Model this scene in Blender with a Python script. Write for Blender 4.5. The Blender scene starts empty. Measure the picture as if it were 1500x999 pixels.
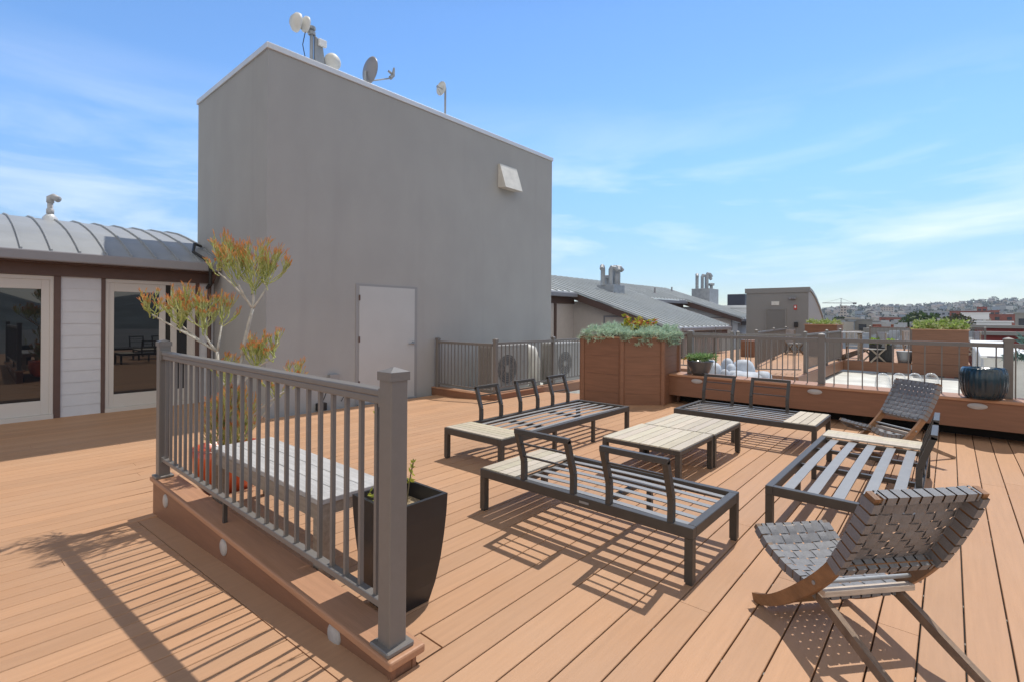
import bpy, bmesh, math, random
from mathutils import Vector, Matrix
R = math.radians
HAZE = .00016
random.seed(7)
C = bpy.data.collections.new('rooftop'); bpy.context.scene.collection.children.link(C)
S = bpy.context.scene
# ------------------------------------------------------------------ camera numbers (photo 1500 x 999)
FPX, ROLL, PX, PY, H = 732.0, R(0.4), 750.0, 465.0, 1.45
YAW = math.atan(642 / 732.0)
FW = Vector((math.cos(YAW), math.sin(YAW), 0)); RT = Vector((math.sin(YAW), -math.cos(YAW), 0))
EYE = Vector((0, 0, H))
def ray(x, y):
    dx, dy = x - PX, y - PY
    a = dx * math.cos(ROLL) + dy * math.sin(ROLL); b = -dx * math.sin(ROLL) + dy * math.cos(ROLL)
    return FW + RT * (a / FPX) + Vector((0, 0, -b / FPX))
def at(x, y, z=0.0): d = ray(x, y); return EYE + d * ((z - H) / d.z)
def on_x(x, y, X): d = ray(x, y); return EYE + d * (X / d.x)
def on_y(x, y, Y): d = ray(x, y); return EYE + d * (Y / d.y)
def dep(x, y, D): return EYE + ray(x, y) * D

# ------------------------------------------------------------------ materials
def mat(name, col, rough=0.6, metal=0.0, var=0.0, scale=8.0, bump=0.0, stretch=None, spec=0.5, attr=None, detail=4.0, col2=None, bscale=None, coat=0):
    m = bpy.data.materials.new(name); m.use_nodes = True
    nt = m.node_tree; N = nt.nodes; L = nt.links
    b = N['Principled BSDF']
    b.inputs['Roughness'].default_value = rough; b.inputs['Metallic'].default_value = metal
    b.inputs['Specular IOR Level'].default_value = spec
    if coat: b.inputs['Coat Weight'].default_value = coat; b.inputs['Coat Roughness'].default_value = 0.08
    c = (*col, 1)
    b.inputs['Base Color'].default_value = c
    if var or bump or attr or col2:
        tc = N.new('ShaderNodeTexCoord'); mp = N.new('ShaderNodeMapping')
        L.new(tc.outputs['Object'], mp.inputs['Vector'])
        if stretch: mp.inputs['Scale'].default_value = stretch
        nz = N.new('ShaderNodeTexNoise'); nz.inputs['Scale'].default_value = scale; nz.inputs['Detail'].default_value = detail
        nz.inputs['Roughness'].default_value = 0.6
        L.new(mp.outputs['Vector'], nz.inputs['Vector'])
        rp = N.new('ShaderNodeMapRange'); rp.inputs['From Min'].default_value = 0.25; rp.inputs['From Max'].default_value = 0.75
        L.new(nz.outputs['Fac'], rp.inputs['Value'])
        mx = N.new('ShaderNodeMix'); mx.data_type = 'RGBA'
        lo = tuple(v * (1 - var) for v in col) if col2 is None else col
        hi = tuple(min(1, v * (1 + var)) for v in col) if col2 is None else col2
        mx.inputs['A'].default_value = (*lo, 1); mx.inputs['B'].default_value = (*hi, 1)
        L.new(rp.outputs['Result'], mx.inputs['Factor'])
        out = mx.outputs['Result']
        if attr:
            at_ = N.new('ShaderNodeAttribute'); at_.attribute_name = attr
            mm = N.new('ShaderNodeMix'); mm.data_type = 'RGBA'; mm.blend_type = 'MULTIPLY'; mm.inputs['Factor'].default_value = 1
            L.new(out, mm.inputs['A']); L.new(at_.outputs['Color'], mm.inputs['B']); out = mm.outputs['Result']
        if name == 'grey_stucco':
            mp3 = N.new('ShaderNodeMapping'); mp3.inputs['Scale'].default_value = (2.6, 2.6, .16); L.new(tc.outputs['Object'], mp3.inputs['Vector'])
            n3 = N.new('ShaderNodeTexNoise'); n3.inputs['Scale'].default_value = 1.0; n3.inputs['Detail'].default_value = 9; n3.inputs['Roughness'].default_value = .6; L.new(mp3.outputs['Vector'], n3.inputs['Vector'])
            r3 = N.new('ShaderNodeMapRange'); r3.inputs['From Min'].default_value = .56; r3.inputs['From Max'].default_value = .74; r3.inputs['To Max'].default_value = .16; L.new(n3.outputs['Fac'], r3.inputs['Value'])
            m3_ = N.new('ShaderNodeMix'); m3_.data_type = 'RGBA'; L.new(r3.outputs['Result'], m3_.inputs['Factor']); L.new(out, m3_.inputs['A']); m3_.inputs['B'].default_value = (.25, .25, .245, 1); out = m3_.outputs['Result']
        if name == 'deck_composite':
            n3 = N.new('ShaderNodeTexNoise'); n3.inputs['Scale'].default_value = 1.3; n3.inputs['Detail'].default_value = 7; n3.inputs['Roughness'].default_value = .65; L.new(tc.outputs['Object'], n3.inputs['Vector'])
            r3 = N.new('ShaderNodeMapRange'); r3.inputs['From Min'].default_value = .35; r3.inputs['From Max'].default_value = .7; r3.inputs['To Min'].default_value = 0; r3.inputs['To Max'].default_value = .32; L.new(n3.outputs['Fac'], r3.inputs['Value'])
            m3_ = N.new('ShaderNodeMix'); m3_.data_type = 'RGBA'; L.new(r3.outputs['Result'], m3_.inputs['Factor']); L.new(out, m3_.inputs['A']); m3_.inputs['B'].default_value = (.45, .295, .195, 1); out = m3_.outputs['Result']
        L.new(out, b.inputs['Base Color'])
        if bump:
            bp = N.new('ShaderNodeBump'); bp.inputs['Strength'].default_value = bump; bp.inputs['Distance'].default_value = 0.01
            if bscale:
                n2 = N.new('ShaderNodeTexNoise'); n2.inputs['Scale'].default_value = bscale; n2.inputs['Detail'].default_value = 3
                L.new(mp.outputs['Vector'], n2.inputs['Vector']); L.new(n2.outputs['Fac'], bp.inputs['Height'])
            else: L.new(nz.outputs['Fac'], bp.inputs['Height'])
            L.new(bp.outputs['Normal'], b.inputs['Normal'])
    return m
def leafmat(name, rough=0.55, trans=0.35):
    m = bpy.data.materials.new(name); m.use_nodes = True; nt = m.node_tree; N = nt.nodes; L = nt.links
    b = N['Principled BSDF']; b.inputs['Roughness'].default_value = rough; b.inputs['Specular IOR Level'].default_value = 0.3
    a = N.new('ShaderNodeAttribute'); a.attribute_name = 'col'
    L.new(a.outputs['Color'], b.inputs['Base Color'])
    t = N.new('ShaderNodeBsdfTranslucent'); L.new(a.outputs['Color'], t.inputs['Color'])
    mx = N.new('ShaderNodeMixShader'); mx.inputs['Fac'].default_value = trans
    L.new(b.outputs['BSDF'], mx.inputs[1]); L.new(t.outputs['BSDF'], mx.inputs[2])
    L.new(mx.outputs['Shader'], N['Material Output'].inputs['Surface'])
    return m
M = {}
M['deck'] = mat('deck_composite', (.455, .258, .143), .62, var=.085, scale=5, stretch=(.45, 7, 7), attr='col', bump=.2, bscale=42, detail=6, spec=.35)
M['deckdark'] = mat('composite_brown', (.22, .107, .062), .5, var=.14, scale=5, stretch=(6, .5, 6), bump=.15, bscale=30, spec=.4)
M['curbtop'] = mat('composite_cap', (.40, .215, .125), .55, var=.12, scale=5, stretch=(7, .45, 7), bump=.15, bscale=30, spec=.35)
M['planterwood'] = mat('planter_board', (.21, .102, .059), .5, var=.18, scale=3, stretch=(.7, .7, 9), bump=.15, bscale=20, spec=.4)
M['void'] = mat('dark_substructure', (.012, .010, .009), .9)
M['rail'] = mat('taupe_powder_coat', (.165, .153, .143), .42, var=.05, scale=20, spec=.5)
M['bronze'] = mat('dark_aluminium', (.056, .050, .044), .45, var=.1, scale=14)
M['slat'] = mat('grey_slat_aluminium', (.26, .258, .255), .45, var=.08, scale=10)
M['teakgrey'] = mat('poly_wood_slat', (.50, .44, .34), .6, var=.14, scale=5, stretch=(.8, 9, 9), attr='col', bump=.1, bscale=40)
M['stucco'] = mat('grey_stucco', (.35, .35, .346), .9, var=.06, scale=1.3, stretch=(1, 1, .6), detail=8, bump=.5, bscale=120, spec=.2)
M['stuccodoor'] = mat('grey_painted_door', (.45, .455, .455), .5, var=.04, scale=2)
M['doorframe'] = mat('grey_frame_paint', (.27, .27, .275), .5)
M['coping'] = mat('pale_metal_coping', (.62, .64, .66), .45, metal=.2, var=.06, scale=3)
M['steel'] = mat('galvanised_steel', (.34, .355, .37), .6, metal=.5, var=.18, scale=6)
M['seam'] = mat('standing_seam_roof', (.33, .34, .345), .48, metal=.15, var=.1, scale=1.6, spec=.5)
M['seamgreen'] = mat('grey_green_roof', (.20, .25, .25), .5, metal=.25, var=.08, scale=1.5)
M['seamwing'] = mat('pale_seam_roof', (.43, .455, .46), .5, metal=.1, var=.1, scale=1.2)
M['gutter'] = mat('grey_gutter_paint', (.24, .235, .25), .45, var=.05, scale=2)
M['brown'] = mat('brown_trim_paint', (.105, .062, .050), .6, var=.12, scale=7)
M['siding'] = mat('pale_lap_siding', (.57, .58, .605), .6, var=.04, scale=6)
M['sidingtan'] = mat('tan_lap_siding', (.54, .485, .445), .6, var=.05, scale=6)
M['cream'] = mat('cream_window_frame', (.56, .53, .49), .45)
M['glass'] = mat('dark_door_glass', (.008, .011, .015), .015, spec=1.0)
M['interior'] = mat('dark_room', (.03, .028, .026), .9)
M['white'] = mat('white_paint', (.78, .78, .77), .5, var=.03, scale=5)
M['offwhite'] = mat('weathered_white', (.60, .59, .55), .55, var=.12, scale=5)
M['terracotta'] = mat('orange_glaze', (.60, .095, .022), .28, var=.25, scale=4, coat=.5)
M['soil'] = mat('potting_soil', (.10, .075, .055), .95, var=.5, scale=40, bump=1)
M['straw'] = mat('dry_straw_soil', (.36, .28, .18), .95, var=.5, scale=60, bump=1)
M['blackpot'] = mat('black_resin', (.017, .017, .019), .42, var=.25, scale=5)
M['bluepot'] = mat('teal_glaze', (.005, .024, .040), .22, var=.45, scale=3, stretch=(3, 3, .5), coat=.25)
M['greypot'] = mat('dark_grey_glaze', (.075, .08, .088), .3, var=.2, scale=6, coat=.3)
M['benchwood'] = mat('weathered_grey_wood', (.43, .42, .41), .75, var=.22, scale=4, stretch=(9, .8, 9), bump=.3, bscale=35)
M['benchside'] = mat('weathered_bench_wood', (.30, .25, .20), .75, var=.25, scale=4, stretch=(9, .8, 9), bump=.3, bscale=35)
M['teak'] = mat('brown_teak', (.23, .115, .05), .5, var=.35, scale=6, stretch=(6, 1, 2), bump=.25, bscale=40)
M['teakpale'] = mat('bleached_teak', (.52, .43, .35), .7, var=.25, scale=9, stretch=(1, 8, 8), bump=.2, bscale=40)
M['teakworn'] = mat('worn_grey_teak', (.20, .135, .09), .65, var=.45, scale=8, stretch=(6, 1.5, 1.5), bump=.25, bscale=40)
M['strap'] = mat('grey_webbing', (.185, .186, .196), .55, var=.1, scale=60, bump=.3, bscale=350)
M['lamp'] = mat('frosted_step_light', (.40, .385, .375), .35, var=.12, scale=30)
M['membrane'] = mat('white_roof_membrane', (.60, .60, .56), .8, var=.3, scale=1.1, detail=12, bump=.4, bscale=30)
M['rock'] = mat('pale_wrapped_stone', (.46, .50, .56), .7, var=.25, scale=4, bump=1, bscale=7)
M['leaf'] = leafmat('leaf')
M['twig'] = leafmat('succulent_twig', .45, .08)
M['bark'] = mat('pale_bark', (.46, .43, .37), .8, var=.3, scale=18, bump=.4)
M['acwhite'] = mat('ac_casing', (.28, .275, .26), .5, var=.05, scale=5)
M['accoil'] = mat('ac_coil', (.21, .20, .185), .6, var=.25, scale=45)
M['accoil2'] = mat('ac_front_grille', (.30, .295, .28), .6, var=.15, scale=30)
M['acfan'] = mat('ac_fan_dark', (.12, .12, .125), .6)
M['clear'] = mat('clear_dome', (.72, .74, .75), .08, spec=.8)
_n = M['clear'].node_tree; _t = _n.nodes.new('ShaderNodeBsdfTransparent'); _x = _n.nodes.new('ShaderNodeMixShader'); _f = _n.nodes.new('ShaderNodeLayerWeight'); _f.inputs['Blend'].default_value = .35
_n.links.new(_f.outputs['Facing'], _x.inputs['Fac']); _n.links.new(_t.outputs['BSDF'], _x.inputs[1]); _n.links.new(_n.nodes['Principled BSDF'].outputs['BSDF'], _x.inputs[2]); _n.links.new(_x.outputs['Shader'], _n.nodes['Material Output'].inputs['Surface'])
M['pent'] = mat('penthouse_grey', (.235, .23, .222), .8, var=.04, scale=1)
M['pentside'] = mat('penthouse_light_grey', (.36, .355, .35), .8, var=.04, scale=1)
M['red'] = mat('red_paint', (.45, .03, .02), .5)
M['brick'] = mat('brick_red', (.27, .085, .055), .85, var=.2, scale=.3)
M['darkred'] = mat('dark_red_wall', (.20, .03, .025), .8, var=.1, scale=.6)
M['navy'] = mat('navy_tank', (.03, .035, .055), .5)
M['city'] = mat('city_ground', (.17, .17, .165), .9, var=.3, scale=.02)
M['hill'] = mat('hill_ground', (.055, .065, .04), .95, var=.35, scale=.02)
M['trough'] = mat('black_trough', (.02, .02, .022), .4)
M['cable'] = mat('black_cable', (.015, .015, .015), .5)
M['plum'] = mat('plum_paint', (.06, .015, .035), .5)
for nm, c in dict(hw=(.62, .60, .56), hg=(.33, .33, .33), hb=(.42, .36, .28), hbl=(.26, .31, .37), hp=(.50, .42, .36), hr=(.12, .10, .095)).items():
    M[nm] = mat('house_' + nm, c, .85, var=.08, scale=.1)
M['win'] = mat('dark_window', (.03, .035, .045), .2)
M['pale'] = mat('pale_concrete', (.27, .26, .24), .85, var=.08, scale=.4)
M['bgrey'] = mat('blue_grey_wall', (.28, .31, .35), .85, var=.08, scale=.4)

# ------------------------------------------------------------------ mesh builder
class MB:
    def __init__(s): s.v = []; s.f = []; s.c = []; s.mi = []; s.k = 0
    def face(s, pts, c=(1, 1, 1)):
        i = len(s.v); s.v += [tuple(p) for p in pts]; s.c += [c] * len(pts); s.f.append(tuple(range(i, i + len(pts)))); s.mi.append(s.k); return s
    def hexa(s, p, c=(1, 1, 1)):    # p: 8 corners, bottom ring then top ring
        i = len(s.v); s.v += [tuple(q) for q in p]; s.c += [c] * 8
        for q in ((3, 2, 1, 0), (4, 5, 6, 7), (0, 1, 5, 4), (1, 2, 6, 5), (2, 3, 7, 6), (3, 0, 4, 7)):
            s.f.append(tuple(i + a for a in q)); s.mi.append(s.k)
        return s
    def box(s, x0, x1, y0, y1, z0, z1, c=(1, 1, 1)):
        x0, x1 = min(x0, x1), max(x0, x1); y0, y1 = min(y0, y1), max(y0, y1); z0, z1 = min(z0, z1), max(z0, z1)
        return s.hexa([(x0, y0, z0), (x1, y0, z0), (x1, y1, z0), (x0, y1, z0), (x0, y0, z1), (x1, y0, z1), (x1, y1, z1), (x0, y1, z1)], c)
    def beam(s, p, q, w, h, up=(0, 0, 1), c=(1, 1, 1)):
        p, q = Vector(p), Vector(q); d = (q - p).normalized(); u = Vector(up)
        r = d.cross(u)
        if r.length < 1e-4: r = d.cross(Vector((1, 0, 0)))
        r.normalize(); u = r.cross(d)
        r *= w / 2; u *= h / 2
        return s.hexa([p - r - u, p + r - u, q + r - u, q - r - u, p - r + u, p + r + u, q + r + u, q - r + u], c)
    def tube(s, pts, rad, n=8, c=(1, 1, 1), cols=None, cap=True):
        pts = [Vector(p) for p in pts]; m = len(pts)
        if not isinstance(rad, (list, tuple)): rad = [rad] * m
        i0 = len(s.v); prev = None
        for i, p in enumerate(pts):
            d = (pts[min(i + 1, m - 1)] - pts[max(i - 1, 0)])
            d = d.normalized() if d.length > 1e-9 else Vector((0, 0, 1))
            if prev is None:
                a = d.cross(Vector((0, 0, 1)) if abs(d.z) < .9 else Vector((1, 0, 0))).normalized()
            else:
                a = prev - d * prev.dot(d); a = a.normalized() if a.length > 1e-6 else d.orthogonal().normalized()
            prev = a; b = d.cross(a)
            for j in range(n):
                t = 2 * math.pi * j / n
                s.v.append(tuple(p + (a * math.cos(t) + b * math.sin(t)) * rad[i])); s.c.append(cols[i] if cols else c)
        for i in range(m - 1):
            for j in range(n):
                k = (j + 1) % n
                s.f.append((i0 + i * n + j, i0 + i * n + k, i0 + (i + 1) * n + k, i0 + (i + 1) * n + j)); s.mi.append(s.k)
        if cap:
            s.f.append(tuple(i0 + j for j in reversed(range(n)))); s.mi.append(s.k)
            s.f.append(tuple(i0 + (m - 1) * n + j for j in range(n))); s.mi.append(s.k)
        return s
    def lathe(s, prof, n=24, o=(0, 0, 0), axis='z', wob=None, c=(1, 1, 1)):
        i0 = len(s.v)
        for (r, z) in prof:
            for j in range(n):
                t = 2 * math.pi * j / n; rr = r * (wob(t, z) if wob else 1)
                p = (rr * math.cos(t), rr * math.sin(t), z)
                if axis == 'x': p = (z, rr * math.cos(t), rr * math.sin(t))
                if axis == 'y': p = (rr * math.sin(t), z, rr * math.cos(t))
                s.v.append((o[0] + p[0], o[1] + p[1], o[2] + p[2])); s.c.append(c)
        for i in range(len(prof) - 1):
            for j in range(n):
                k = (j + 1) % n
                s.f.append((i0 + i * n + j, i0 + i * n + k, i0 + (i + 1) * n + k, i0 + (i + 1) * n + j)); s.mi.append(s.k)
        return s
    def prism(s, poly, z0, z1, c=(1, 1, 1), xf=None):
        n = len(poly); f = xf or (lambda x, y, z: (x, y, z)); i = len(s.v)
        s.v += [f(x, y, z0) for x, y in poly] + [f(x, y, z1) for x, y in poly]; s.c += [c] * 2 * n
        s.f.append(tuple(i + j for j in reversed(range(n)))); s.f.append(tuple(i + n + j for j in range(n))); s.mi += [s.k] * 2
        for j in range(n):
            k = (j + 1) % n; s.f.append((i + j, i + k, i + n + k, i + n + j)); s.mi.append(s.k)
        return s
    def leaf(s, p, d, l, w, c, nrm=None):
        p = Vector(p); d = Vector(d).normalized()
        a = d.cross(Vector(nrm) if nrm else Vector((random.uniform(-1, 1), random.uniform(-1, 1), random.uniform(-1, 1))))
        if a.length < 1e-4: a = d.orthogonal()
        a = a.normalized() * w / 2
        return s.face([p, p + d * l * .45 + a, p + d * l, p + d * l * .45 - a], c)
    def build(s, name, m, parent=None, smooth=False, bevel=0, seg=1):
        me = bpy.data.meshes.new(name); me.from_pydata(s.v, [], s.f)
        ms = m if isinstance(m, (list, tuple)) else [m]
        for q in ms: me.materials.append(q)
        if len(ms) > 1: me.polygons.foreach_set('material_index', s.mi)
        ca = me.color_attributes.new('col', 'FLOAT_COLOR', 'POINT')
        flat = []
        for c in s.c: flat += [c[0], c[1], c[2], 1]
        ca.data.foreach_set('color', flat)
        bm = bmesh.new(); bm.from_mesh(me); bmesh.ops.recalc_face_normals(bm, faces=bm.faces); bm.to_mesh(me); bm.free()
        if smooth: me.polygons.foreach_set('use_smooth', [True] * len(me.polygons))
        me.update()
        o = bpy.data.objects.new(name, me); C.objects.link(o)
        if parent: o.parent = parent
        if bevel:
            b = o.modifiers.new('edge', 'BEVEL'); b.width = bevel; b.segments = seg; b.limit_method = 'ANGLE'
        return o
def thing(name, label, cat, loc=(0, 0, 0), rz=0, group=None):
    o = bpy.data.objects.new(name, None); C.objects.link(o); o.location = loc; o.rotation_euler = (0, 0, rz)
    o.empty_display_size = .1; o['label'] = label; o['category'] = cat
    if group: o['group'] = group
    return o
def tag(o, label, cat, group=None):
    o['label'] = label; o['category'] = cat
    if group: o['group'] = group
    return o
def struct(o): o['kind'] = 'structure'; return o
def clone(o, parent=None):
    c = o.copy(); C.objects.link(c)
    if parent: c.parent = parent
    for ch in list(o.children): clone(ch, c)
    return c
def dup(root, loc, rz=0, label=None, group=None):
    r = clone(root); r.location = loc; r.rotation_euler = (0, 0, rz)
    if label: r['label'] = label
    if group: r['group'] = group
    return r
def again(o, parent, loc=(0, 0, 0)):     # a second copy of a part, same mesh
    c = o.copy(); C.objects.link(c); c.parent = parent; c.location = loc; return c
def clamp(v, a, b): return max(a, min(b, v))
def smooth(t): t = clamp(t, 0, 1); return t * t * (3 - 2 * t)
def jit(c, a): k = 1 + random.uniform(-a, a); return (c[0] * k, c[1] * k, c[2] * k)
def mixc(a, b, t): return tuple(a[i] * (1 - t) + b[i] * t for i in range(3))

# ------------------------------------------------------------------ deck (slopes gently down towards the tower)
def deck_z(X, Y):
    zl = -clamp(.07 * (Y - 1.67), 0, .24); zr = -clamp(.066 * (Y - 4.2), 0, .24)
    if Y < 4.35: return zl if X < 1.24 else zr
    if X < 1.24: return zl
    w = smooth((X - 1.24) / 1.5)
    return zr + (zl * (1 - w) + zr * w - zr) * smooth((Y - 4.35) / .75)
PITCH = .157; GAP = .0065
def deck():
    mb = MB(); rnd = random.Random(3)
    def board(x0, x1, y0, y1, zf, c):
        n = max(1, int((x1 - x0) / .5)) if (y1 > 4.2) else 1
        xs = [x0 + (x1 - x0) * i / n for i in range(n + 1)]
        e = .0022
        for a, b in zip(xs[:-1], xs[1:]):
            za0, za1, zb0, zb1 = zf(a, y0), zf(a, y1), zf(b, y0), zf(b, y1)
            mb.face([(a, y0 + e, za0), (b, y0 + e, zb0), (b, y1 - e, zb1), (a, y1 - e, za1)], c)
            mb.face([(a, y0, za0 - .003), (b, y0, zb0 - .003), (b, y0 + e, zb0), (a, y0 + e, za0)], c)
            mb.face([(a, y1 - e, za1), (b, y1 - e, zb1), (b, y1, zb1 - .003), (a, y1, za1 - .003)], c)
            mb.face([(a, y0, za0 - .028), (b, y0, zb0 - .028), (b, y0, zb0 - .003), (a, y0, za0 - .003)], c)
            mb.face([(a, y1, za1 - .003), (b, y1, zb1 - .003), (b, y1, zb1 - .028), (a, y1, za1 - .028)], c)
        for x, sgn in ((x0, 1), (x1, -1)):
            mb.face([(x, y0, zf(x, y0) - .028), (x, y1, zf(x, y1) - .028), (x, y1, zf(x, y1)), (x, y0, zf(x, y0))], c)
    def run(x0, x1, y0, y1, zf, first):
        x = x0; k = 0
        while x < x1 - .01:
            l = first if k == 0 else rnd.uniform(3.7, 5.0)
            e = min(x1, x + l)
            if x1 - e < .5: e = x1
            t = rnd.uniform(-1, 1); h = rnd.uniform(-1, 1)
            g = 1 + .085 * t
            c = (g, g * (1 + .015 * h), g * (1 + .03 * h))
            board(x, e - (.003 if e < x1 else 0), y0, y1, zf, c)
            x = e; k += 1
    k = -36
    while True:
        y0 = 1.669 + PITCH * k + GAP / 2; y1 = y0 + PITCH - GAP; k += 1
        if y0 > 11.0: break
        zr = lambda X, Y: deck_z(max(X, 1.25), Y)
        zl = lambda X, Y: deck_z(min(X, 1.2), Y)
        f = rnd.uniform(.8, 4.6)
        if y1 <= 1.70: run(-4.2, 8.68, y0, y1, deck_z if y1 < 1.66 else (lambda X, Y: 0), f)
        elif y1 < 5.09:
            run(-4.2, 1.055, y0, y1, zl, f); run(1.345 if y0 > 1.72 else 1.46, 8.68, y0, y1, zr, rnd.uniform(.8, 4.6))
        else:
            run(-4.2, 8.68 if y0 < 6.7 else (8.0 if y1 < 8.5 else 3.55), y0, y1, deck_z, f)
    # border board along the kerb on the lower side and the small infill beside its end
    c = (.96, .96, .96)
    Y0, Y1 = 1.672, 5.09
    n = 12
    for i in range(n):
        a, b = Y0 + (Y1 - Y0) * i / n, Y0 + (Y1 - Y0) * (i + 1) / n
        mb.hexa([(1.061, a, deck_z(1, a) - .028), (1.19, a, deck_z(1, a) - .028), (1.19, b, deck_z(1, b) - .028), (1.061, b, deck_z(1, b) - .028),
                 (1.061, a, deck_z(1, a)), (1.19, a, deck_z(1, a)), (1.19, b, deck_z(1, b)), (1.061, b, deck_z(1, b))], c)
    mb.box(1.325, 1.452, 1.675, 1.822, -.028, -.001, (.93, .93, .93))
    o = mb.build('deck', M['deck']); struct(o)
    cb = MB()
    for k in range(-14, 16):
        y = 1.669 + PITCH * k
        x = 2.2 + (k % 2) * .02
        while x < 8.6:
            if rnd.random() < .55: xx = x + rnd.uniform(-.01, .01); cb.box(xx, xx + .018, y - .0020, y + .0020, -.016, -.008)
            x += .407
    struct(cb.build('deck_fixings', M['pale']))
    sb = MB()
    xs = [-4.2, 0, 1.2, 1.26, 1.6, 2, 2.6, 3.2, 5, 8.68]; ys = [-4.1, 1.6, 2.5, 3.5, 4.2, 4.4, 4.8, 5.1, 5.5, 6, 6.8, 7.6, 8.6, 11.1]
    for a, b in zip(xs[:-1], xs[1:]):
        for p, q in zip(ys[:-1], ys[1:]):
            sb.face([(a, p, deck_z(a, p) - .034), (b, p, deck_z(b, p) - .034), (b, q, deck_z(b, q) - .034), (a, q, deck_z(a, q) - .034)])
    struct(sb.build('subfloor', M['void']))
deck()

# ------------------------------------------------------------------ kerb with railing beside the sitting area
kb = thing('deck_kerb', 'long low brown kerb with round lights under the front railing', 'kerb', (1.19, 1.672, 0))
L_ = 3.42
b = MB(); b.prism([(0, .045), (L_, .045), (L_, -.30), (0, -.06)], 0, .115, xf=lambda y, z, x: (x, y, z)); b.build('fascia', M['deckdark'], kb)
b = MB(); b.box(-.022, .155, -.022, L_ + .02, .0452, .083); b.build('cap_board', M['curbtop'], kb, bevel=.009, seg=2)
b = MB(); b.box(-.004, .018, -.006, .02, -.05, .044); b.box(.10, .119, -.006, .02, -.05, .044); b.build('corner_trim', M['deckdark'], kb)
def steplight(parent, loc, face):
    m_ = MB()
    pr = [(0.001, -.013), (.034, -.013), (.040, -.009), (.045, -.010), (.052, -.006), (.054, .012)]
    m_.lathe(pr, 22, (0, 0, 0), axis='x' if face == '-x' else 'y')
    o = m_.build('step_light', M['lamp'], parent, smooth=True); o.location = loc; return o
for yy in (2.11, 3.471, 4.724): steplight(kb, (-.001, yy - 1.672, -.002 - .012 * (yy - 1.7)), '-x')

rl = thing('railing', 'taupe metal guard railing with square posts on the kerb in front', 'railing', (1.24, 1.74, .083))
RLEN = 3.27
def post(parent, x, y, z0, z1, w=.084, name='post', m='rail', plate=True):
    q = MB(); q.box(x - w / 2, x + w / 2, y - w / 2, y + w / 2, z0, z1 - .035); o = q.build(name, M[m], parent, bevel=.004)
    q = MB(); e = w / 2 + .006
    q.box(x - e, x + e, y - e, y + e, z1 - .055, z1 - .02)
    i = len(q.v); q.v += [(x - e, y - e, z1 - .0195), (x + e, y - e, z1 - .0195), (x + e, y + e, z1 - .0195), (x - e, y + e, z1 - .0195), (x, y, z1)]; q.c += [(1, 1, 1)] * 5
    q.f += [(i, i + 1, i + 4), (i + 1, i + 2, i + 4), (i + 2, i + 3, i + 4), (i + 3, i, i + 4)]; q.mi += [0] * 4
    q.build('post_cap', M[m], o)
    if plate:
        q = MB(); e = w / 2 + .024; q.box(x - e, x + e, y - e, y + e, z0, z0 + .022); q.build('base_plate', M[m], o, bevel=.005)
    return o
post(rl, 0, 0, 0, 1.16); post(rl, 0, RLEN, 0, 1.16)
q = MB(); q.box(-.031, .031, .042, RLEN - .042, 1.032, 1.062); q.box(-.024, .024, .042, RLEN - .042, .998, 1.0322); q.build('top_rail', M['rail'], rl, bevel=.006, seg=2)
q = MB(); q.box(-.021, .021, .042, RLEN - .042, .140, .172); q.build('bottom_rail', M['rail'], rl, bevel=.003)
q = MB(); q.box(-.0095, .0095, -.0095, .0095, .172, .998); bal = q.build('baluster', M['rail'], rl)
for y in (.052, RLEN - .052):
    q = MB(); q.box(-.036, .036, y - .008, y + .008, .99, 1.068); q.box(-.026, .026, y - .008, y + .008, .132, .18); q.build('rail_bracket', M['rail'], rl, bevel=.002)
NB = 26
for i in range(NB):
    y = .042 + (RLEN - .084) * (i + .6) / NB
    if i == 0: bal.location = (0, y, 0)
    else: again(bal, rl, (0, y, 0))
q = MB(); q.box(-.012, .012, 1.85, 1.874, 0, .14); q.build('support_foot', M['bronze'], rl)

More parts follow.
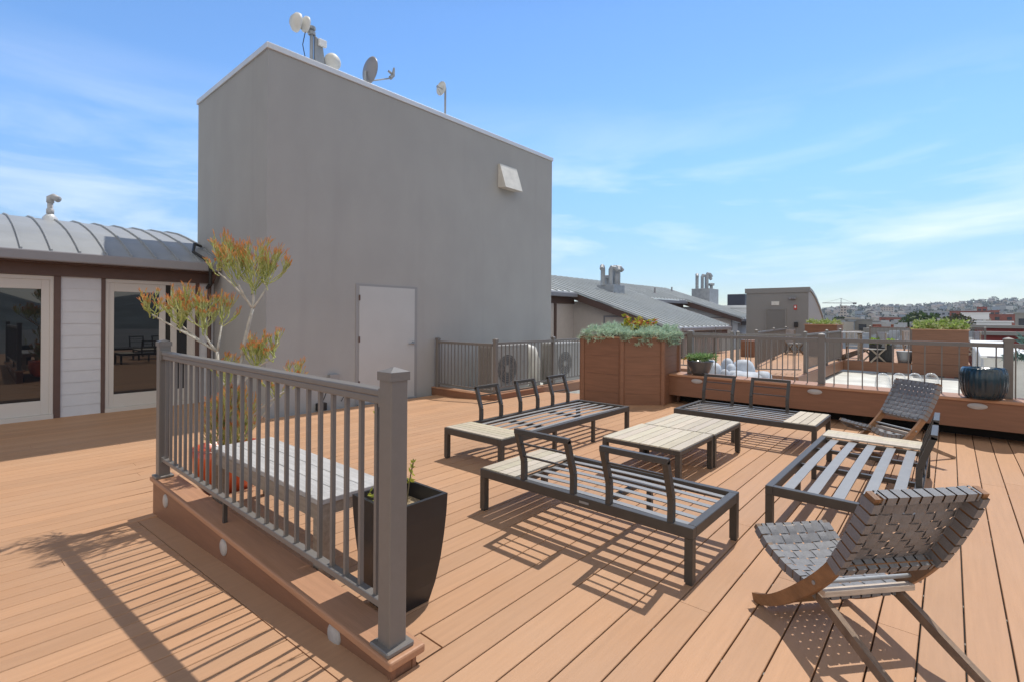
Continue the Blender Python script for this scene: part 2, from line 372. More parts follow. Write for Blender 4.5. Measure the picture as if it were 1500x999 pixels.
# ------------------------------------------------------------------ sofas and tables
def wood_top(parent, x0, x1, y0, y1, z, along, pitch=.075, name='slat_top', gap=.006):
    q = MB(); t = .016
    lo, hi = (y0, y1) if along == 'x' else (x0, x1)
    n = max(1, round((hi - lo) / pitch)); st = (hi - lo) / n
    for i in range(n):
        a, b = lo + st * i + gap / 2, lo + st * (i + 1) - gap / 2; g = random.uniform(.88, 1.1); c = (g, g * random.uniform(.97, 1.02), g * random.uniform(.93, 1.04))
        if along == 'x': q.box(x0, x1, a, b, z - t, z, c)
        else: q.box(a, b, y0, y1, z - t, z, c)
    return q.build(name, M['teakgrey'] if along == 'x' else M['teakgrey'], parent, bevel=.0015)
SZ = .315
def sofa(label, loc, rz, Ln, W, wood, backs, slats, mids):
    t = thing('lounge_frame', label, 'sofa frame', loc, rz, 'bare sofa frames without cushions')
    q = MB(); e = .048; zt = SZ; zb = SZ - .062
    q.box(0, Ln, 0, e, zb, zt); q.box(0, Ln, W - e, W, zb, zt); q.box(0, e, e, W - e, zb, zt); q.box(Ln - e, Ln, e, W - e, zb, zt)
    wx = wood[0] if wood[0] > .1 else wood[1]
    q.box(wx - .02, wx + .02, e, W - e, zb + .002, zt - .02)
    q.build('frame', M['bronze'], t, bevel=.003)
    for x in (0, Ln - e):
        for y in (0, W - e):
            q = MB(); q.box(x + .001, x + e - .001, y + .001, y + e - .001, .012, zb); q.box(x + .006, x + e - .006, y + .006, y + e - .006, 0, .012); q.build('leg', M['bronze'], t)
    for x in mids:
        q = MB(); q.box(x - .018, x + .018, .004, .04, 0, zb); q.build('leg', M['bronze'], t)
        q = MB(); q.box(x - .018, x + .018, e, W - e, zb + .004, zb + .034); q.build('cross_bar', M['bronze'], t)
    wood_top(t, max(wood[0], .012), min(wood[1], Ln - .012), .012, W - .012, zt + .008, 'y' if False else slats['wood'])
    x0, x1 = (wood[1] + .01, Ln - e) if wood[0] < .1 else (e, wood[0] - .01)
    n = slats['n']; st = (W - 2 * e) / n
    for i in range(n):
        yc = e + st * (i + .5); w = slats['w']
        q = MB(); k = 7; zz = zt - .020
        for j in range(k):
            a, b_ = x0 + (x1 - x0) * j / k, x0 + (x1 - x0) * (j + 1) / k
            sa, sb_ = .010 * math.sin(math.pi * j / k), .010 * math.sin(math.pi * (j + 1) / k)
            q.hexa([(a, yc - w / 2, zz + sa - .006), (b_, yc - w / 2, zz + sb_ - .006), (b_, yc + w / 2, zz + sb_ - .006), (a, yc + w / 2, zz + sa - .006),
                    (a, yc - w / 2, zz + sa), (b_, yc - w / 2, zz + sb_), (b_, yc + w / 2, zz + sb_), (a, yc + w / 2, zz + sa)])
        q.build('seat_slat', M['slat'], t)
    for (a, b_) in backs:
        br = bpy.data.objects.new('backrest', None); C.objects.link(br); br.parent = t; br.empty_display_size = .1
        yb = W - .022; pr = [(yb, zt - .03), (yb - .004, zt + .06), (yb - .002, zt + .13), (yb + .075, .668)]
        for x in (a + .017, b_ - .017):
            q = MB()
            for (y0, z0), (y1, z1) in zip(pr[:-1], pr[1:]): q.beam((x, y0, z0), (x, y1, z1), .034, .036, up=(0, 1, 0))
            q.build('upright', M['bronze'], br)
        q = MB(); q.beam((a, pr[3][0], pr[3][1]), (b_, pr[3][0], pr[3][1]), .036, .034); q.build('top_bar', M['bronze'], br, bevel=.002)
        for tt in (.30, .66):
            z = zt + .09 + (.668 - zt - .09) * tt; y = yb - .002 + .077 * clamp((z - zt - .13) / (.668 - zt - .13), 0, 1)
            q = MB(); q.beam((a + .03, y, z), (b_ - .03, y, z), .012, .012); q.build('thin_bar', M['bronze'], br)
    return t
sA = sofa('dark sofa frame with three backrests, the one nearest the grey tower', (3.42, 3.12, 0), 0, 2.46, .80, (0, .37), [(.50, .86), (1.17, 1.54), (1.82, 2.20)], dict(n=6, w=.045, wood='y'), [.86, 1.62])
sB = sofa('dark two-backrest sofa frame in front of the coffee tables, its back to the railing', (3.47, 1.04, 0), R(90), 1.62, .79, (1.28, 1.62), [(.115, .545), (.775, 1.225)], dict(n=6, w=.045, wood='y'), [.62])
q = MB(); q.box(.66, .73, .7901, .7925, .278, .292); q.build('badge', M['slat'], sB)
sD = sofa('dark two-backrest sofa frame standing along the rear brown wall', (6.14, 2.64, 0), R(-90), 1.575, .86, (1.25, 1.575), [(.055, .47), (.67, 1.13)], dict(n=6, w=.045, wood='y'), [.72])
sE = sofa('dark sofa frame with wide slats between the two folding chairs', (6.03, .95, 0), R(180), 2.30, .82, (0, .34), [(.55, .98), (1.22, 1.65)], dict(n=5, w=.066, wood='y'), [.78, 1.42])
def table(label, loc, lx, ly):
    t = thing('coffee_table', label, 'coffee table', loc, 0, 'low slatted coffee tables'); z = .33; e = .046
    q = MB(); q.box(0, lx, 0, e, z - .05, z - .012); q.box(0, lx, ly - e, ly, z - .05, z - .012); q.box(0, e, e, ly - e, z - .05, z - .012); q.box(lx - e, lx, e, ly - e, z - .05, z - .012)
    q.build('frame', M['bronze'], t, bevel=.002)
    for x in (0, lx - e):
        for y in (0, ly - e):
            q = MB(); q.box(x, x + e, y, y + e, .01, z - .0505); q.box(x + .006, x + e - .006, y + .006, y + e - .006, 0, .01); q.build('leg', M['bronze'], t)
    wood_top(t, .004, lx - .004, .004, ly - .004, z, 'x', .094, 'slat_top')
    return t
table('low coffee table with pale slats, nearer to the front sofa frame', (4.15, 1.725, 0), .80, .76)
table('low coffee table with pale slats, nearer to the rear brown wall', (4.965, 1.715, 0), .79, .75)

# ------------------------------------------------------------------ folding chairs with woven straps
def polyat(pts, s):
    ds = [0]
    for a, b_ in zip(pts[:-1], pts[1:]): ds.append(ds[-1] + math.dist(a, b_))
    t = s * ds[-1]
    for i in range(len(pts) - 1):
        if t <= ds[i + 1] + 1e-9:
            u = (t - ds[i]) / max(1e-9, ds[i + 1] - ds[i]); return tuple(pts[i][k] + (pts[i + 1][k] - pts[i][k]) * u for k in range(len(pts[0])))
    return pts[-1]
def woven(parent, prof, rails, rows, cols, sag, name, h, bt):
    """straps woven between two side rails; each strap is looped round its rail. rails: ((x0,x1),(x0,x1)); h: half thickness along the normal; bt: half size of the end bars"""
    xa, xb = rails[0][0], rails[1][1]
    def frame(v):
        y, z = polyat(prof, clamp(v, 0, 1)); y2, z2 = polyat(prof, clamp(v + .03, 0, 1)); y1, z1 = polyat(prof, clamp(v - .03, 0, 1))
        ty, tz = y2 - y1, z2 - z1; l = math.hypot(ty, tz) or 1; ty /= l; tz /= l
        return y, z, ty, tz, tz, -ty
    def surf(u, v, off):
        y, z, ty, tz, ny, nz = frame(v)
        k = h + off - sag * math.sin(math.pi * clamp(u, 0, 1)) ** .8 * (.35 + .65 * math.sin(math.pi * clamp(v, 0, 1)))
        return (xa + (xb - xa) * u, y + ny * k, z + nz * k)
    a = .0034; q = MB()
    for j in range(rows):
        v0, v1 = (j + .08) / rows, (j + .92) / rows; steps = cols * 4; prev = None
        for i in range(steps + 1):
            u = i / steps; off = a * math.cos(math.pi * (u * cols - .5 + j)); cur = (surf(u, v0, off), surf(u, v1, off))
            if prev: q.face([prev[0], cur[0], cur[1], prev[1]])
            prev = cur
        for (r0, r1), sg in zip(rails, (-1, 1)):
            xo, xi = (r0 - .003, r1 + .003) if sg < 0 else (r1 + .003, r0 - .003)
            loop = [(xi, h), (xo, h), (xo, -h), (xi, -h), (xi, h)]
            for (x_0, n_0), (x_1, n_1) in zip(loop[:-1], loop[1:]):
                pts = []
                for (x_, n_, v) in ((x_0, n_0, v0), (x_1, n_1, v0), (x_1, n_1, v1), (x_0, n_0, v1)):
                    y, z, ty, tz, ny, nz = frame(v); pts.append((x_, y + ny * n_, z + nz * n_))
                q.face(pts)
    q.build(name + '_cross_straps', M['strap'], parent)
    q = MB()
    for i in range(cols):
        u0, u1 = (i + .09) / cols, (i + .91) / cols; steps = rows * 4; prev = None
        if i in (0, cols - 1): u0, u1 = (max(u0, .07), u1) if i == 0 else (u0, min(u1, .93))
        for j in range(steps + 1):
            v = j / steps; off = -a * math.cos(math.pi * (v * rows - .5 + i)); cur = (surf(u0, v, off), surf(u1, v, off))
            if prev: q.face([prev[0], prev[1], cur[1], cur[0]])
            prev = cur
        for v, sg in ((0, -1), (1, 1)):
            y, z, ty, tz, ny, nz = frame(v); pv = None
            loop = [(-sg * bt, None), (sg * bt, None), (sg * (bt + .003), -h * .75), (-sg * bt, -h * .75), (-sg * bt, None)]
            for (d, n_) in loop:
                row = []
                for u in (u0, u1):
                    s0 = sag * math.sin(math.pi * u) ** .8 * .35; nn = (h - s0) if n_ is None else n_
                    row.append((xa + (xb - xa) * u, y + ty * d + ny * nn, z + tz * d + nz * nn))
                if pv: q.face([pv[0], pv[1], row[1], row[0]])
                pv = row
    q.build(name + '_long_straps', M['strap'], parent)
def strip(pts, w, t_lo, thick):
    """flat curved rail: profile polygon in y-z, extruded in x"""
    up, dn_ = [], []
    for i, p in enumerate(pts):
        a, b_ = pts[max(i - 1, 0)], pts[min(i + 1, len(pts) - 1)]; ty, tz = b_[0] - a[0], b_[1] - a[1]; l = math.hypot(ty, tz)
        n = (-tz / l, ty / l); h = thick(i / (len(pts) - 1)) / 2
        up.append((p[0] + n[0] * h, p[1] + n[1] * h)); dn_.append((p[0] - n[0] * h, p[1] - n[1] * h))
    return up, dn_
def rail_part(name, pts, x0, x1, thick, m, parent):
    fine = [polyat(pts, i / 24) for i in range(25)]
    for _ in range(3):
        fine = [fine[0]] + [tuple((fine[i - 1][k] + 2 * fine[i][k] + fine[i + 1][k]) / 4 for k in (0, 1)) for i in range(1, 24)] + [fine[-1]]
    up, dn_ = strip(fine, 0, 0, thick); q = MB()
    for i in range(24):
        q.hexa([(x0, *dn_[i]), (x1, *dn_[i]), (x1, *dn_[i + 1]), (x0, *dn_[i + 1]), (x0, *up[i]), (x1, *up[i]), (x1, *up[i + 1]), (x0, *up[i + 1])])
    bm_o = q.build(name, m, parent)
    return bm_o
def chair(label, loc, rz):
    t = thing('folding_chair', label, 'chair', loc, rz, 'folding chairs with woven straps')
    Wd = .50
    r1 = [(.015, .012), (-.10, .055), (-.23, .150), (-.361, .265), (-.441, .342), (-.533, .455), (-.633, .645), (-.694, .79)]
    r2 = [(.067, .362), (-.034, .288), (-.162, .252), (-.299, .244), (-.38, .232), (-.567, .150), (-.75, .075), (-.93, .008)]
    for x in (0, Wd - .026): rail_part('back_rail', r1, x, x + .026, lambda s: .046 + .014 * math.sin(math.pi * clamp(s * 1.2, 0, 1)), M['teak'], t)
    for x in (.045, Wd - .071): rail_part('leg_rail', r2, x, x + .026, lambda s: .030 + .012 * math.sin(math.pi * s), M['teakworn'], t)
    q = MB(); q.beam((.027, -.688, .772), (Wd - .027, -.688, .772), .026, .028); q.build('top_bar', M['teak'], t, bevel=.003)
    q = MB(); q.beam((.027, -.506, .42), (Wd - .027, -.506, .42), .026, .026); q.build('lower_back_bar', M['teak'], t, bevel=.003)
    q = MB(); q.beam((.035, -.415, .268), (Wd - .02, -.415, .268), .035, .026); q.build('rear_bar', M['teakpale'], t, bevel=.002)
    q = MB(); q.beam((.072, .052, .350), (Wd - .072, .052, .350), .022, .026); q.build('front_bar', M['teakpale'], t, bevel=.002)
    q = MB(); q.tube([(-.004, -.41, .312), (Wd + .004, -.41, .312)], .009, 10); q.build('pivot_rod', M['steel'], t)
    q = MB(); q.beam((.027, -.07, .045), (Wd - .027, -.07, .045), .024, .034); q.build('foot_bar', M['teak'], t)
    back = [(-.505, .42), (-.533, .462), (-.585, .552), (-.633, .645), (-.668, .725), (-.688, .775)]
    seat = [(-.375, .235), (-.299, .245), (-.162, .254), (-.034, .290), (.055, .352)]
    woven(t, back, ((0, .026), (Wd - .026, Wd)), 8, 10, .022, 'back', .031, .016)
    woven(t, list(reversed(seat)), ((.045, .071), (Wd - .071, Wd - .045)), 9, 8, .02, 'seat', .022, .014)
    return t
ch = chair('grey woven folding chair with brown legs nearest, seen from behind', (2.763, .75, 0), math.atan2(-.65, .76))
dup(ch, (6.30, .53, 0), math.atan2(.75, .66), 'grey woven folding chair by the rear wall, leaning towards the blue pot')

# ------------------------------------------------------------------ grey tower
TX0, TX1, TY0, TY1, TZ = 3.56, 11.46, 8.57, 12.0, 5.90
tw = thing('stair_tower', 'tall plain grey stucco tower with a metal door', 'tower', (TX0, TY0, -.3))
W_, D_ = TX1 - TX0, TY1 - TY0
q = MB(); q.box(0, W_, 0, D_, -.2, TZ + .3); q.build('wall', M['stucco'], tw)
q = MB(); q.box(-.03, W_ + .03, -.03, D_ + .03, TZ + .3002, TZ + .40); q.build('coping', M['coping'], tw, bevel=.006)
q = MB(); q.box(1.66, 3.13, -.012, .03, -.2, 2.37); df = q.build('door_frame', M['doorframe'], tw, bevel=.003)
q = MB(); q.box(1.70, 3.09, -.05, -.0185, -.2, .075); q.build('threshold', M['steel'], tw, bevel=.004)
q = MB(); q.box(1.735, 3.055, -.0175, -.0125, .06, 2.33); dr = q.build('door', M['stuccodoor'], tw)
q = MB(); q.tube([(3.01, -.014, 1.20), (3.01, -.07, 1.20)], .03, 12); q.tube([(3.01, -.07, 1.20), (2.87, -.075, 1.185)], .013, 8); q.build('handle', M['steel'], dr)
for z in (.4, 1.25, 2.05):
    q = MB(); q.box(1.722, 1.748, -.03, -.0178, z, z + .11); q.build('hinge', M['brown'], dr)
q = MB(); x0, x1 = 5.64, 6.29; zt, zb = 5.60, 4.98
q.hexa([(x0, -.27, zb), (x1, -.27, zb), (x1, -.001, zb + .03), (x0, -.001, zb + .03), (x0, -.06, zt), (x1, -.06, zt), (x1, -.001, zt), (x0, -.001, zt)]); q.build('vent_hood', M['offwhite'], tw, bevel=.004)
q = MB(); q.box(1.10, 1.29, -.09, -.001, .56, .69); q.build('outlet_box', M['doorframe'], tw, bevel=.004)
q = MB(); q.box(.87, 1.04, -.10, -.001, .06, .19); q.build('low_outlet', M['cable'], tw, bevel=.004)
for dx in (0, .42):
    q = MB(); q.tube([(1.2 - dx * .2, -.03, .56), (1.05 + dx, -.035, .35), (.98 + dx * .9, -.03, .17)], .007, 6); q.build('cable', M['cable'], tw)
# antennas on the tower roof
RZ = TZ + .1
am = thing('antenna_mast', 'cluster of pale dish antennas and panels on a mast, left end of tower top', 'antenna', (4.78, 9.5, RZ))
q = MB(); q.tube([(0, 0, -.02), (0, 0, 1.12)], .035, 10); q.build('mast', M['steel'], am)
q = MB(); q.tube([(0, 0, 1.0), (-.34, 0, 1.04)], .02, 8); q.tube([(0, 0, .45), (.34, -.02, .55)], .022, 8); q.build('arm', M['steel'], am)
def drum(parent, name, o, r, d, m, axis='x'):
    q = MB(); q.lathe([(.001, -d), (r * .5, -d), (r * .96, -d * .3), (r, 0), (r, d * .35), (r * .9, d * .42), (.001, d * .5)], 24, o, axis); return q.build(name, m, parent, smooth=True)
drum(am, 'drum_dish', (-.33, -.05, 1.07), .175, .10, M['offwhite'], 'x'); drum(am, 'drum_dish', (-.15, -.05, 1.11), .15, .08, M['offwhite'], 'x')
drum(am, 'round_dish', (.42, -.06, .60), .165, .12, M['offwhite'], 'y')
q = MB(); q.hexa([(.05, -.05, .35), (.28, -.05, .40), (.28, .02, .40), (.05, .02, .35), (.05, -.05, .98), (.20, -.05, .92), (.20, .02, .92), (.05, .02, .98)]); q.build('panel', M['steel'], am, bevel=.01)
q = MB(); q.box(.10, .26, -.12, -.052, .80, .93); q.build('junction_box', M['white'], am, bevel=.008)
q = MB()
for z in (.30, .42, .98, 1.08): q.lathe([(.05, z), (.075, z + .01), (.075, z + .06), (.05, z + .07)], 10)
q.build('clamp', M['steel'], am)
q = MB(); q.tube([(-.15, -.05, .98), (-.2, -.04, .7), (-.12, -.02, .4), (0, -.04, .2)], .008, 6); q.build('cable', M['cable'], am)
sd = thing('satellite_dish', 'grey oval satellite dish on tower top with arm pointing right', 'satellite dish', (6.02, 9.5, RZ))
q = MB(); pr = [(r_, .28 * (r_ / .29) ** 2 * .3) for r_ in (.001, .08, .15, .22, .27, .29)]; pr += [(.295, .082), (.27, .062), (.15, .006), (.001, -.016)]
q.lathe(pr, 28, (0, 0, .78), 'x'); rf = q.build('reflector', M['gutter'], sd, smooth=True)
q = MB(); q.tube([(-.03, 0, -.02), (-.03, 0, .72)], .025, 8); q.build('pole', M['steel'], sd)
q = MB(); q.tube([(.02, -.02, .52), (.62, -.03, .80)], .016, 8); q.build('feed_arm', M['steel'], sd)
q = MB(); q.tube([(.58, -.03, .79), (.66, -.03, .88), (.68, -.03, 1.05)], [.045, .04, .022], 10); q.tube([(.62, -.03, .9), (.53, -.03, .93)], .028, 10); q.build('feed_horn', M['steel'], sd)
gd = thing('grid_dish', 'small pale dish on a thin pole, right half of tower top', 'antenna', (8.25, 9.5, RZ))
q = MB(); q.tube([(0, 0, -.02), (0, 0, 1.16)], .026, 8); q.build('pole', M['steel'], gd)
q = MB(); q.lathe([(.001, 0), (.09, -.02), (.17, -.06), (.172, -.05), (.09, .01), (.001, .03)], 20, (-.1, -.02, 1.08), 'x'); q.build('reflector', M['offwhite'], gd, smooth=True)
q = MB(); q.tube([(0, 0, 1.08), (-.26, -.02, 1.09)], .012, 6); q.tube([(-.14, -.02, .92), (-.25, -.02, 1.03)], .008, 6); q.lathe([(.001, 0), (.035, 0), (.035, .02), (.001, .02)], 12, (-.28, -.02, 1.09), 'x'); q.build('feed', M['steel'], gd)

# ------------------------------------------------------------------ houses with metal roofs
def roof_strip(mb, prof, x0, x1, pitch, th=.03, rib=.028, rw=.012):
    for (a, b_) in zip(prof[:-1], prof[1:]):
        mb.hexa([(x0, a[0], a[1] - th), (x1, a[0], a[1] - th), (x1, b_[0], b_[1] - th), (x0, b_[0], b_[1] - th), (x0, *a), (x1, *a), (x1, *b_), (x0, *b_)])
    n = max(2, round((x1 - x0) / pitch))
    for i in range(n + 1):
        x = x0 + (x1 - x0) * i / n; x = clamp(x, x0 + .02, x1 - .02)
        for (a, b_) in zip(prof[:-1], prof[1:]):
            mb.hexa([(x - rw, a[0], a[1] + .001), (x + rw, a[0], a[1] + .001), (x + rw, b_[0], b_[1] + .001), (x - rw, b_[0], b_[1] + .001),
                     (x - rw, a[0], a[1] + rib), (x + rw, a[0], a[1] + rib), (x + rw, b_[0], b_[1] + rib), (x - rw, b_[0], b_[1] + rib)])
MAINP = [(10.68, 2.44), (11.0, 2.585), (11.5, 2.785), (12.0, 2.955), (12.6, 3.12), (13.2, 3.265), (14.0, 3.40), (15.2, 3.48), (17, 3.4)]
def siding(mb, x0, x1, z0, z1, y, rows, lean=.012):
    h = (z1 - z0) / rows
    for i in range(rows):
        a = z0 + h * i
        mb.hexa([(x0, y - lean, a), (x1, y - lean, a), (x1, y + .02, a), (x0, y + .02, a), (x0, y - .002, a + h), (x1, y - .002, a + h), (x1, y + .02, a + h), (x0, y + .02, a + h)])
h1 = thing('roof_house', 'pale sided house front with two glass doors, left of the tower', 'house', (0, 0, -.25))
FY = 11.02; zo = .25
for (a, b_) in ((1.285, 1.807), (3.30, 3.555), (-3.0, -.42)):
    q = MB(); siding(q, a, b_, -.26 + zo, 2.07 + zo, FY, 12); q.build('wall', M['siding'], h1)
q = MB(); q.box(-3.0, 3.55, FY + .022, FY + .25, -.3, 2.3 + zo); q.build('wall_core', M['interior'], h1)
q = MB(); q.box(-3.0, 3.55, FY - .06, FY + .0215, 2.0705 + zo, 2.30 + zo); q.box(-3.0, 3.55, 10.70, FY - .061, 2.26 + zo, 2.30 + zo); q.build('eave_board', M['brown'], h1)
for (a, b_) in ((1.20, 1.285), (1.807, 1.862), (3.235, 3.30), (-.42, -.34)):
    q = MB(); q.box(a, b_, FY - .03, FY + .0214, -.26 + zo, 2.07 + zo); q.build('door_trim', M['brown'], h1)
def glass_door(x0, x1, panes):
    q = MB(); y0, y1 = FY - .018, FY + .021
    q.box(x0, x1, y0, y1, 2.0 + zo, 2.068 + zo); q.box(x0, x1, y0 - .04, y1, -.26 + zo, -.17 + zo); q.box(x0, x0 + .05, y0, y1, -.17 + zo, 2.0 + zo); q.box(x1 - .05, x1, y0, y1, -.17 + zo, 2.0 + zo)
    o = q.build('glass_door', M['cream'], h1, bevel=.004)
    for (a, b_) in panes:
        q = MB(); yy = FY - .006
        lo, hi = -.169 + zo, 1.999 + zo
        q.box(a - .10, a, yy, y1 - .001, lo, hi); q.box(b_, b_ + .10, yy, y1 - .001, lo, hi); q.box(a, b_, yy, y1 - .001, 1.85 + zo, hi); q.box(a, b_, yy, y1 - .001, lo, .06 + zo)
        q.build('door_leaf', M['cream'], o, bevel=.003)
        q = MB(); q.box(a, b_, FY + .006, FY + .012, .06 + zo, 1.85 + zo); q.build('pane', M['glass'], o)
glass_door(-.34, 1.20, [(.30 - .2, 1.05)]); glass_door(1.862, 3.235, [(1.985, 2.65), (2.93, 3.10)])
q = MB(); q.box(-3.0, 3.52, 10.56, 10.68, 2.275 + zo, 2.435 + zo); q.build('gutter', M['gutter'], h1, bevel=.02, seg=2)
q = MB(); q.tube([(3.46, 10.62, 2.28 + zo), (3.46, 10.72, 2.15 + zo), (3.46, 10.95, 2.0 + zo), (3.46, 10.95, -.2 + zo)], .035, 8); q.build('downspout', M['brown'], h1)
q = MB(); roof_strip(q, [(y, z + zo) for y, z in MAINP], -3.0, 3.55, .352, rib=.034); rf1 = q.build('roof', M['seam'], h1)
q = MB(); q.tube([(1.42, 13.6, 3.2 + zo), (1.42, 13.6, 3.72 + zo)], .046, 14); q.lathe([(.046, 0), (.062, .01), (.062, .10), (.046, .11)], 14, (1.42, 13.6, 3.45 + zo)); q.tube([(1.42, 13.6, 3.68 + zo), (1.42, 13.6, 3.78 + zo), (1.46, 13.54, 3.80 + zo), (1.53, 13.46, 3.74 + zo)], .062, 14); q.build('vent_pipe', mat('aged_pvc', (.42, .42, .43), .5, var=.2, scale=12), rf1, smooth=True)
q = MB(); q.lathe([(.12, -.1), (.12, .03), (.065, .10)], 14, (1.42, 13.6, 3.345 + zo)); q.build('pipe_flashing', M['coping'], rf1, smooth=True)
q = MB(); q.tube([(3.50, 11.6, 2.86 + zo), (3.30, 11.3, 2.86 + zo), (3.18, 10.95, 2.66 + zo), (3.30, 10.72, 2.52 + zo), (3.34, 10.54, 2.40 + zo), (3.36, 10.58, 2.05 + zo), (3.42, 10.95, 1.98 + zo)], .028, 8); q.build('conduit', M['cable'], h1)

def chimney(parent, c, sx, sy, zb, zt, kinds):
    q = MB(); q.box(c[0] - sx / 2, c[0] + sx / 2, c[1] - sy / 2, c[1] + sy / 2, zb, zt); o = q.build('chimney_box', M['steel'], parent, bevel=.01)
    for (dx, dy, h, bend) in kinds:
        q = MB(); x, y = c[0] + dx, c[1] + dy; r_ = .105
        pts = [(x, y, zt - .02), (x, y, zt + h * .9), (x + bend * .12, y - abs(bend) * .02, zt + h), (x + bend * .5, y - .1, zt + h * .98), (x + bend * .8, y - .16, zt + h * .82)] if bend else [(x, y, zt - .02), (x, y, zt + h)]
        q.tube(pts, r_, 10)
        if not bend: q.lathe([(.13, 0), (.2, .02), (.2, .16), (.001, .2)], 10, (x, y, zt + h - .05))
        q.build('flue', M['steel'], o, smooth=False)
def wing(label, X0, X1, ye, ze, wallm, chim, main_to, main_from):
    h = thing('roof_house', label, 'house', (0, 0, -.4)); zz = .4; slope = (3.38 - ze) / (14 - ye)
    P_ = [(ye, ze + zz), (14, 3.38 + zz), (15.2, 3.46 + zz), (17, 3.4 + zz)]
    q = MB(); roof_strip(q, P_, X0, X1, .46, rib=.055, rw=.03); rf = q.build('roof', M['seamwing'], h)
    q = MB(); roof_strip(q, [(11.35, ze + slope * (11.35 - ye) + zz - .004), (14, 3.376 + zz), (15.2, 3.456 + zz), (17, 3.396 + zz)], main_from, X0 - .002, .40, rib=.05, rw=.02); q.build('upper_roof', M['seamwing'], h)
    zr = lambda y: ze + slope * (y - ye) + zz
    q = MB()
    q.prism([(ye + .06, zr(ye + .06) - .05), (11.76, zr(11.76) - .05), (11.76, zr(11.76) - .34), (ye + .06, zr(ye + .06) - .27)], X0 + .03, X0 + .08, xf=lambda y, z, x: (x, y, z))
    q.box(X0 + .1, X1 - .1, ye + .05, ye + .09, zr(ye) - .36, zr(ye) - .165); q.build('fascia', M['brown'], h)
    q = MB(); q.box(X0 - .02, X1 + .02, ye - .10, ye + .04, zr(ye) - .16, zr(ye) - .02); q.build('gutter', M['gutter'], h, bevel=.02)
    q = MB(); rows = 16
    for i in range(rows):
        a, b_ = -.3 + 3.0 * i / rows, -.3 + 3.0 * (i + 1) / rows
        ya = lambda z: max(ye + .35, ye + (z + .33 - ze - zz) / slope)
        if ya(b_) > 11.7: break
        q.hexa([(X0 + .40, ya(a), a), (X0 + .46, ya(a), a), (X0 + .46, 11.745, a), (X0 + .40, 11.745, a), (X0 + .412, ya(b_), b_), (X0 + .46, ya(b_), b_), (X0 + .46, 11.745, b_), (X0 + .412, 11.745, b_)])
    q.build('side_wall', wallm, h)
    q = MB(); q.box(X0 + .47, X1 - .25, ye + .36, ye + .46, -.3, zr(ye) - .25); q.build('end_wall', wallm, h)
    q = MB(); q.box(X0 + .385, X0 + .399, 9.0, 10.2, -.3, 1.62 + zz - .15); dr_ = q.build('side_door', M['sidingtan'], h)
    q = MB(); q.box(X0 + .375, X0 + .384, 8.93, 9.0, -.3, 1.68 + zz - .15); q.box(X0 + .375, X0 + .384, 10.2, 10.27, -.3, 1.68 + zz - .15); q.box(X0 + .375, X0 + .384, 9.0, 10.2, 1.62 + zz - .15, 1.68 + zz - .15); q.build('door_frame', M['gutter'], dr_)
    F2 = 11.72
    q = MB(); siding(q, main_from, X0 + .40, -.3, 2.0 + zz, F2, 14); q.build('front_wall', wallm, h)
    q = MB(); q.box(main_from, X0 + .39, F2 - .06, F2 - .013, 2.0 + zz, 2.36 + zz); q.build('eave_board', M['brown'], h)
    q = MB(); q.box(main_from, X0 - .01, 11.22, 11.36, 2.26 + zz, 2.43 + zz); q.build('upper_gutter', M['gutter'], h, bevel=.02)
    xw = X0 - 1.0
    q = MB(); q.box(xw - .75, xw - .05, F2 - .05, F2 - .0135, -.1, 2.0 + zz); w_ = q.build('window', M['sidingtan'], h)
    q = MB(); q.box(xw - .55, xw - .25, F2 - .056, F2 - .0505, .4, 1.8 + zz); q.build('pane', M['glass'], w_)
    q = MB(); q.box(xw + .05, xw + .17, F2 - .06, F2 - .0135, -.1, 2.0 + zz); q.build('corner_trim', M['brown'], h)
    for (px_, py_, sx, sy, hh, kinds) in chim:
        d = ray(px_, py_)
        # meets the roof plane
        t_ = (3.38 - slope * 14 - H) / (d.z - slope * d.y); p = EYE + d * t_
        chimney(rf, (p.x, p.y + sy / 2), sx, sy, p.z - .6 + zz, p.z + hh + zz, kinds)
    for (px_, py_, hgt) in ((959, 431, .35), (984, 428, .3)) if X0 < 20 else ():
        d = ray(px_, py_); t_ = (3.38 - slope * 14 - H) / (d.z - slope * d.y); p = EYE + d * t_
        q = MB(); q.tube([(p.x, p.y, p.z + zz - .1), (p.x, p.y, p.z + zz + hgt)], .05, 8); q.lathe([(.16, 0), (.06, .12)], 8, (p.x, p.y, p.z + zz - .03)); q.build('vent_pipe', M['gutter'], rf)
    return h
wing('house with wide seamed metal roof and chimney pipes, just right of the tower', 16.8, 23.2, 7.42, 1.13, M['sidingtan'],
     [(907, 431, 1.05, .9, .42, [(-.55, .1, .85, -.45), (-.35, -.2, .80, .35), (.1, -.2, .85, .45), (.02, .2, .35, 0), (.42, .1, .9, .5), (.25, -.25, .8, -.3)])], 0, 11.5)
wing('farther house with a short metal roof slope beside the grey penthouse', 28.0, 31.2, 8.3, 1.47, M['siding'],
     [(1046, 440, 1.7, 1.2, .75, [(-1.2, .1, .9, -.5), (-.5, -.3, 1.0, .5), (.0, .2, .95, .6), (.45, .1, .9, .6), (.6, -.2, .3, 0)])], 0, 23.2)
tank = MB(); p = on_x(1084, 443, 33); tank.box(p.x - .7, p.x + .7, p.y - .5, p.y + .55, p.z - .6, p.z + .47); tag(tank.build('roof_tank', M['navy'], bevel=.03), 'dark navy box standing on the roof left of the grey penthouse', 'tank')
wb = MB(); wb.box(31.6, 36, 7.6, 12, -.4, 2.1); wb.box(31.5, 36.1, 7.5, 12.1, 2.1, 2.25); tag(wb.build('white_shed', M['white']), 'pale flat-roofed block behind the metal roofs by the penthouse', 'building')

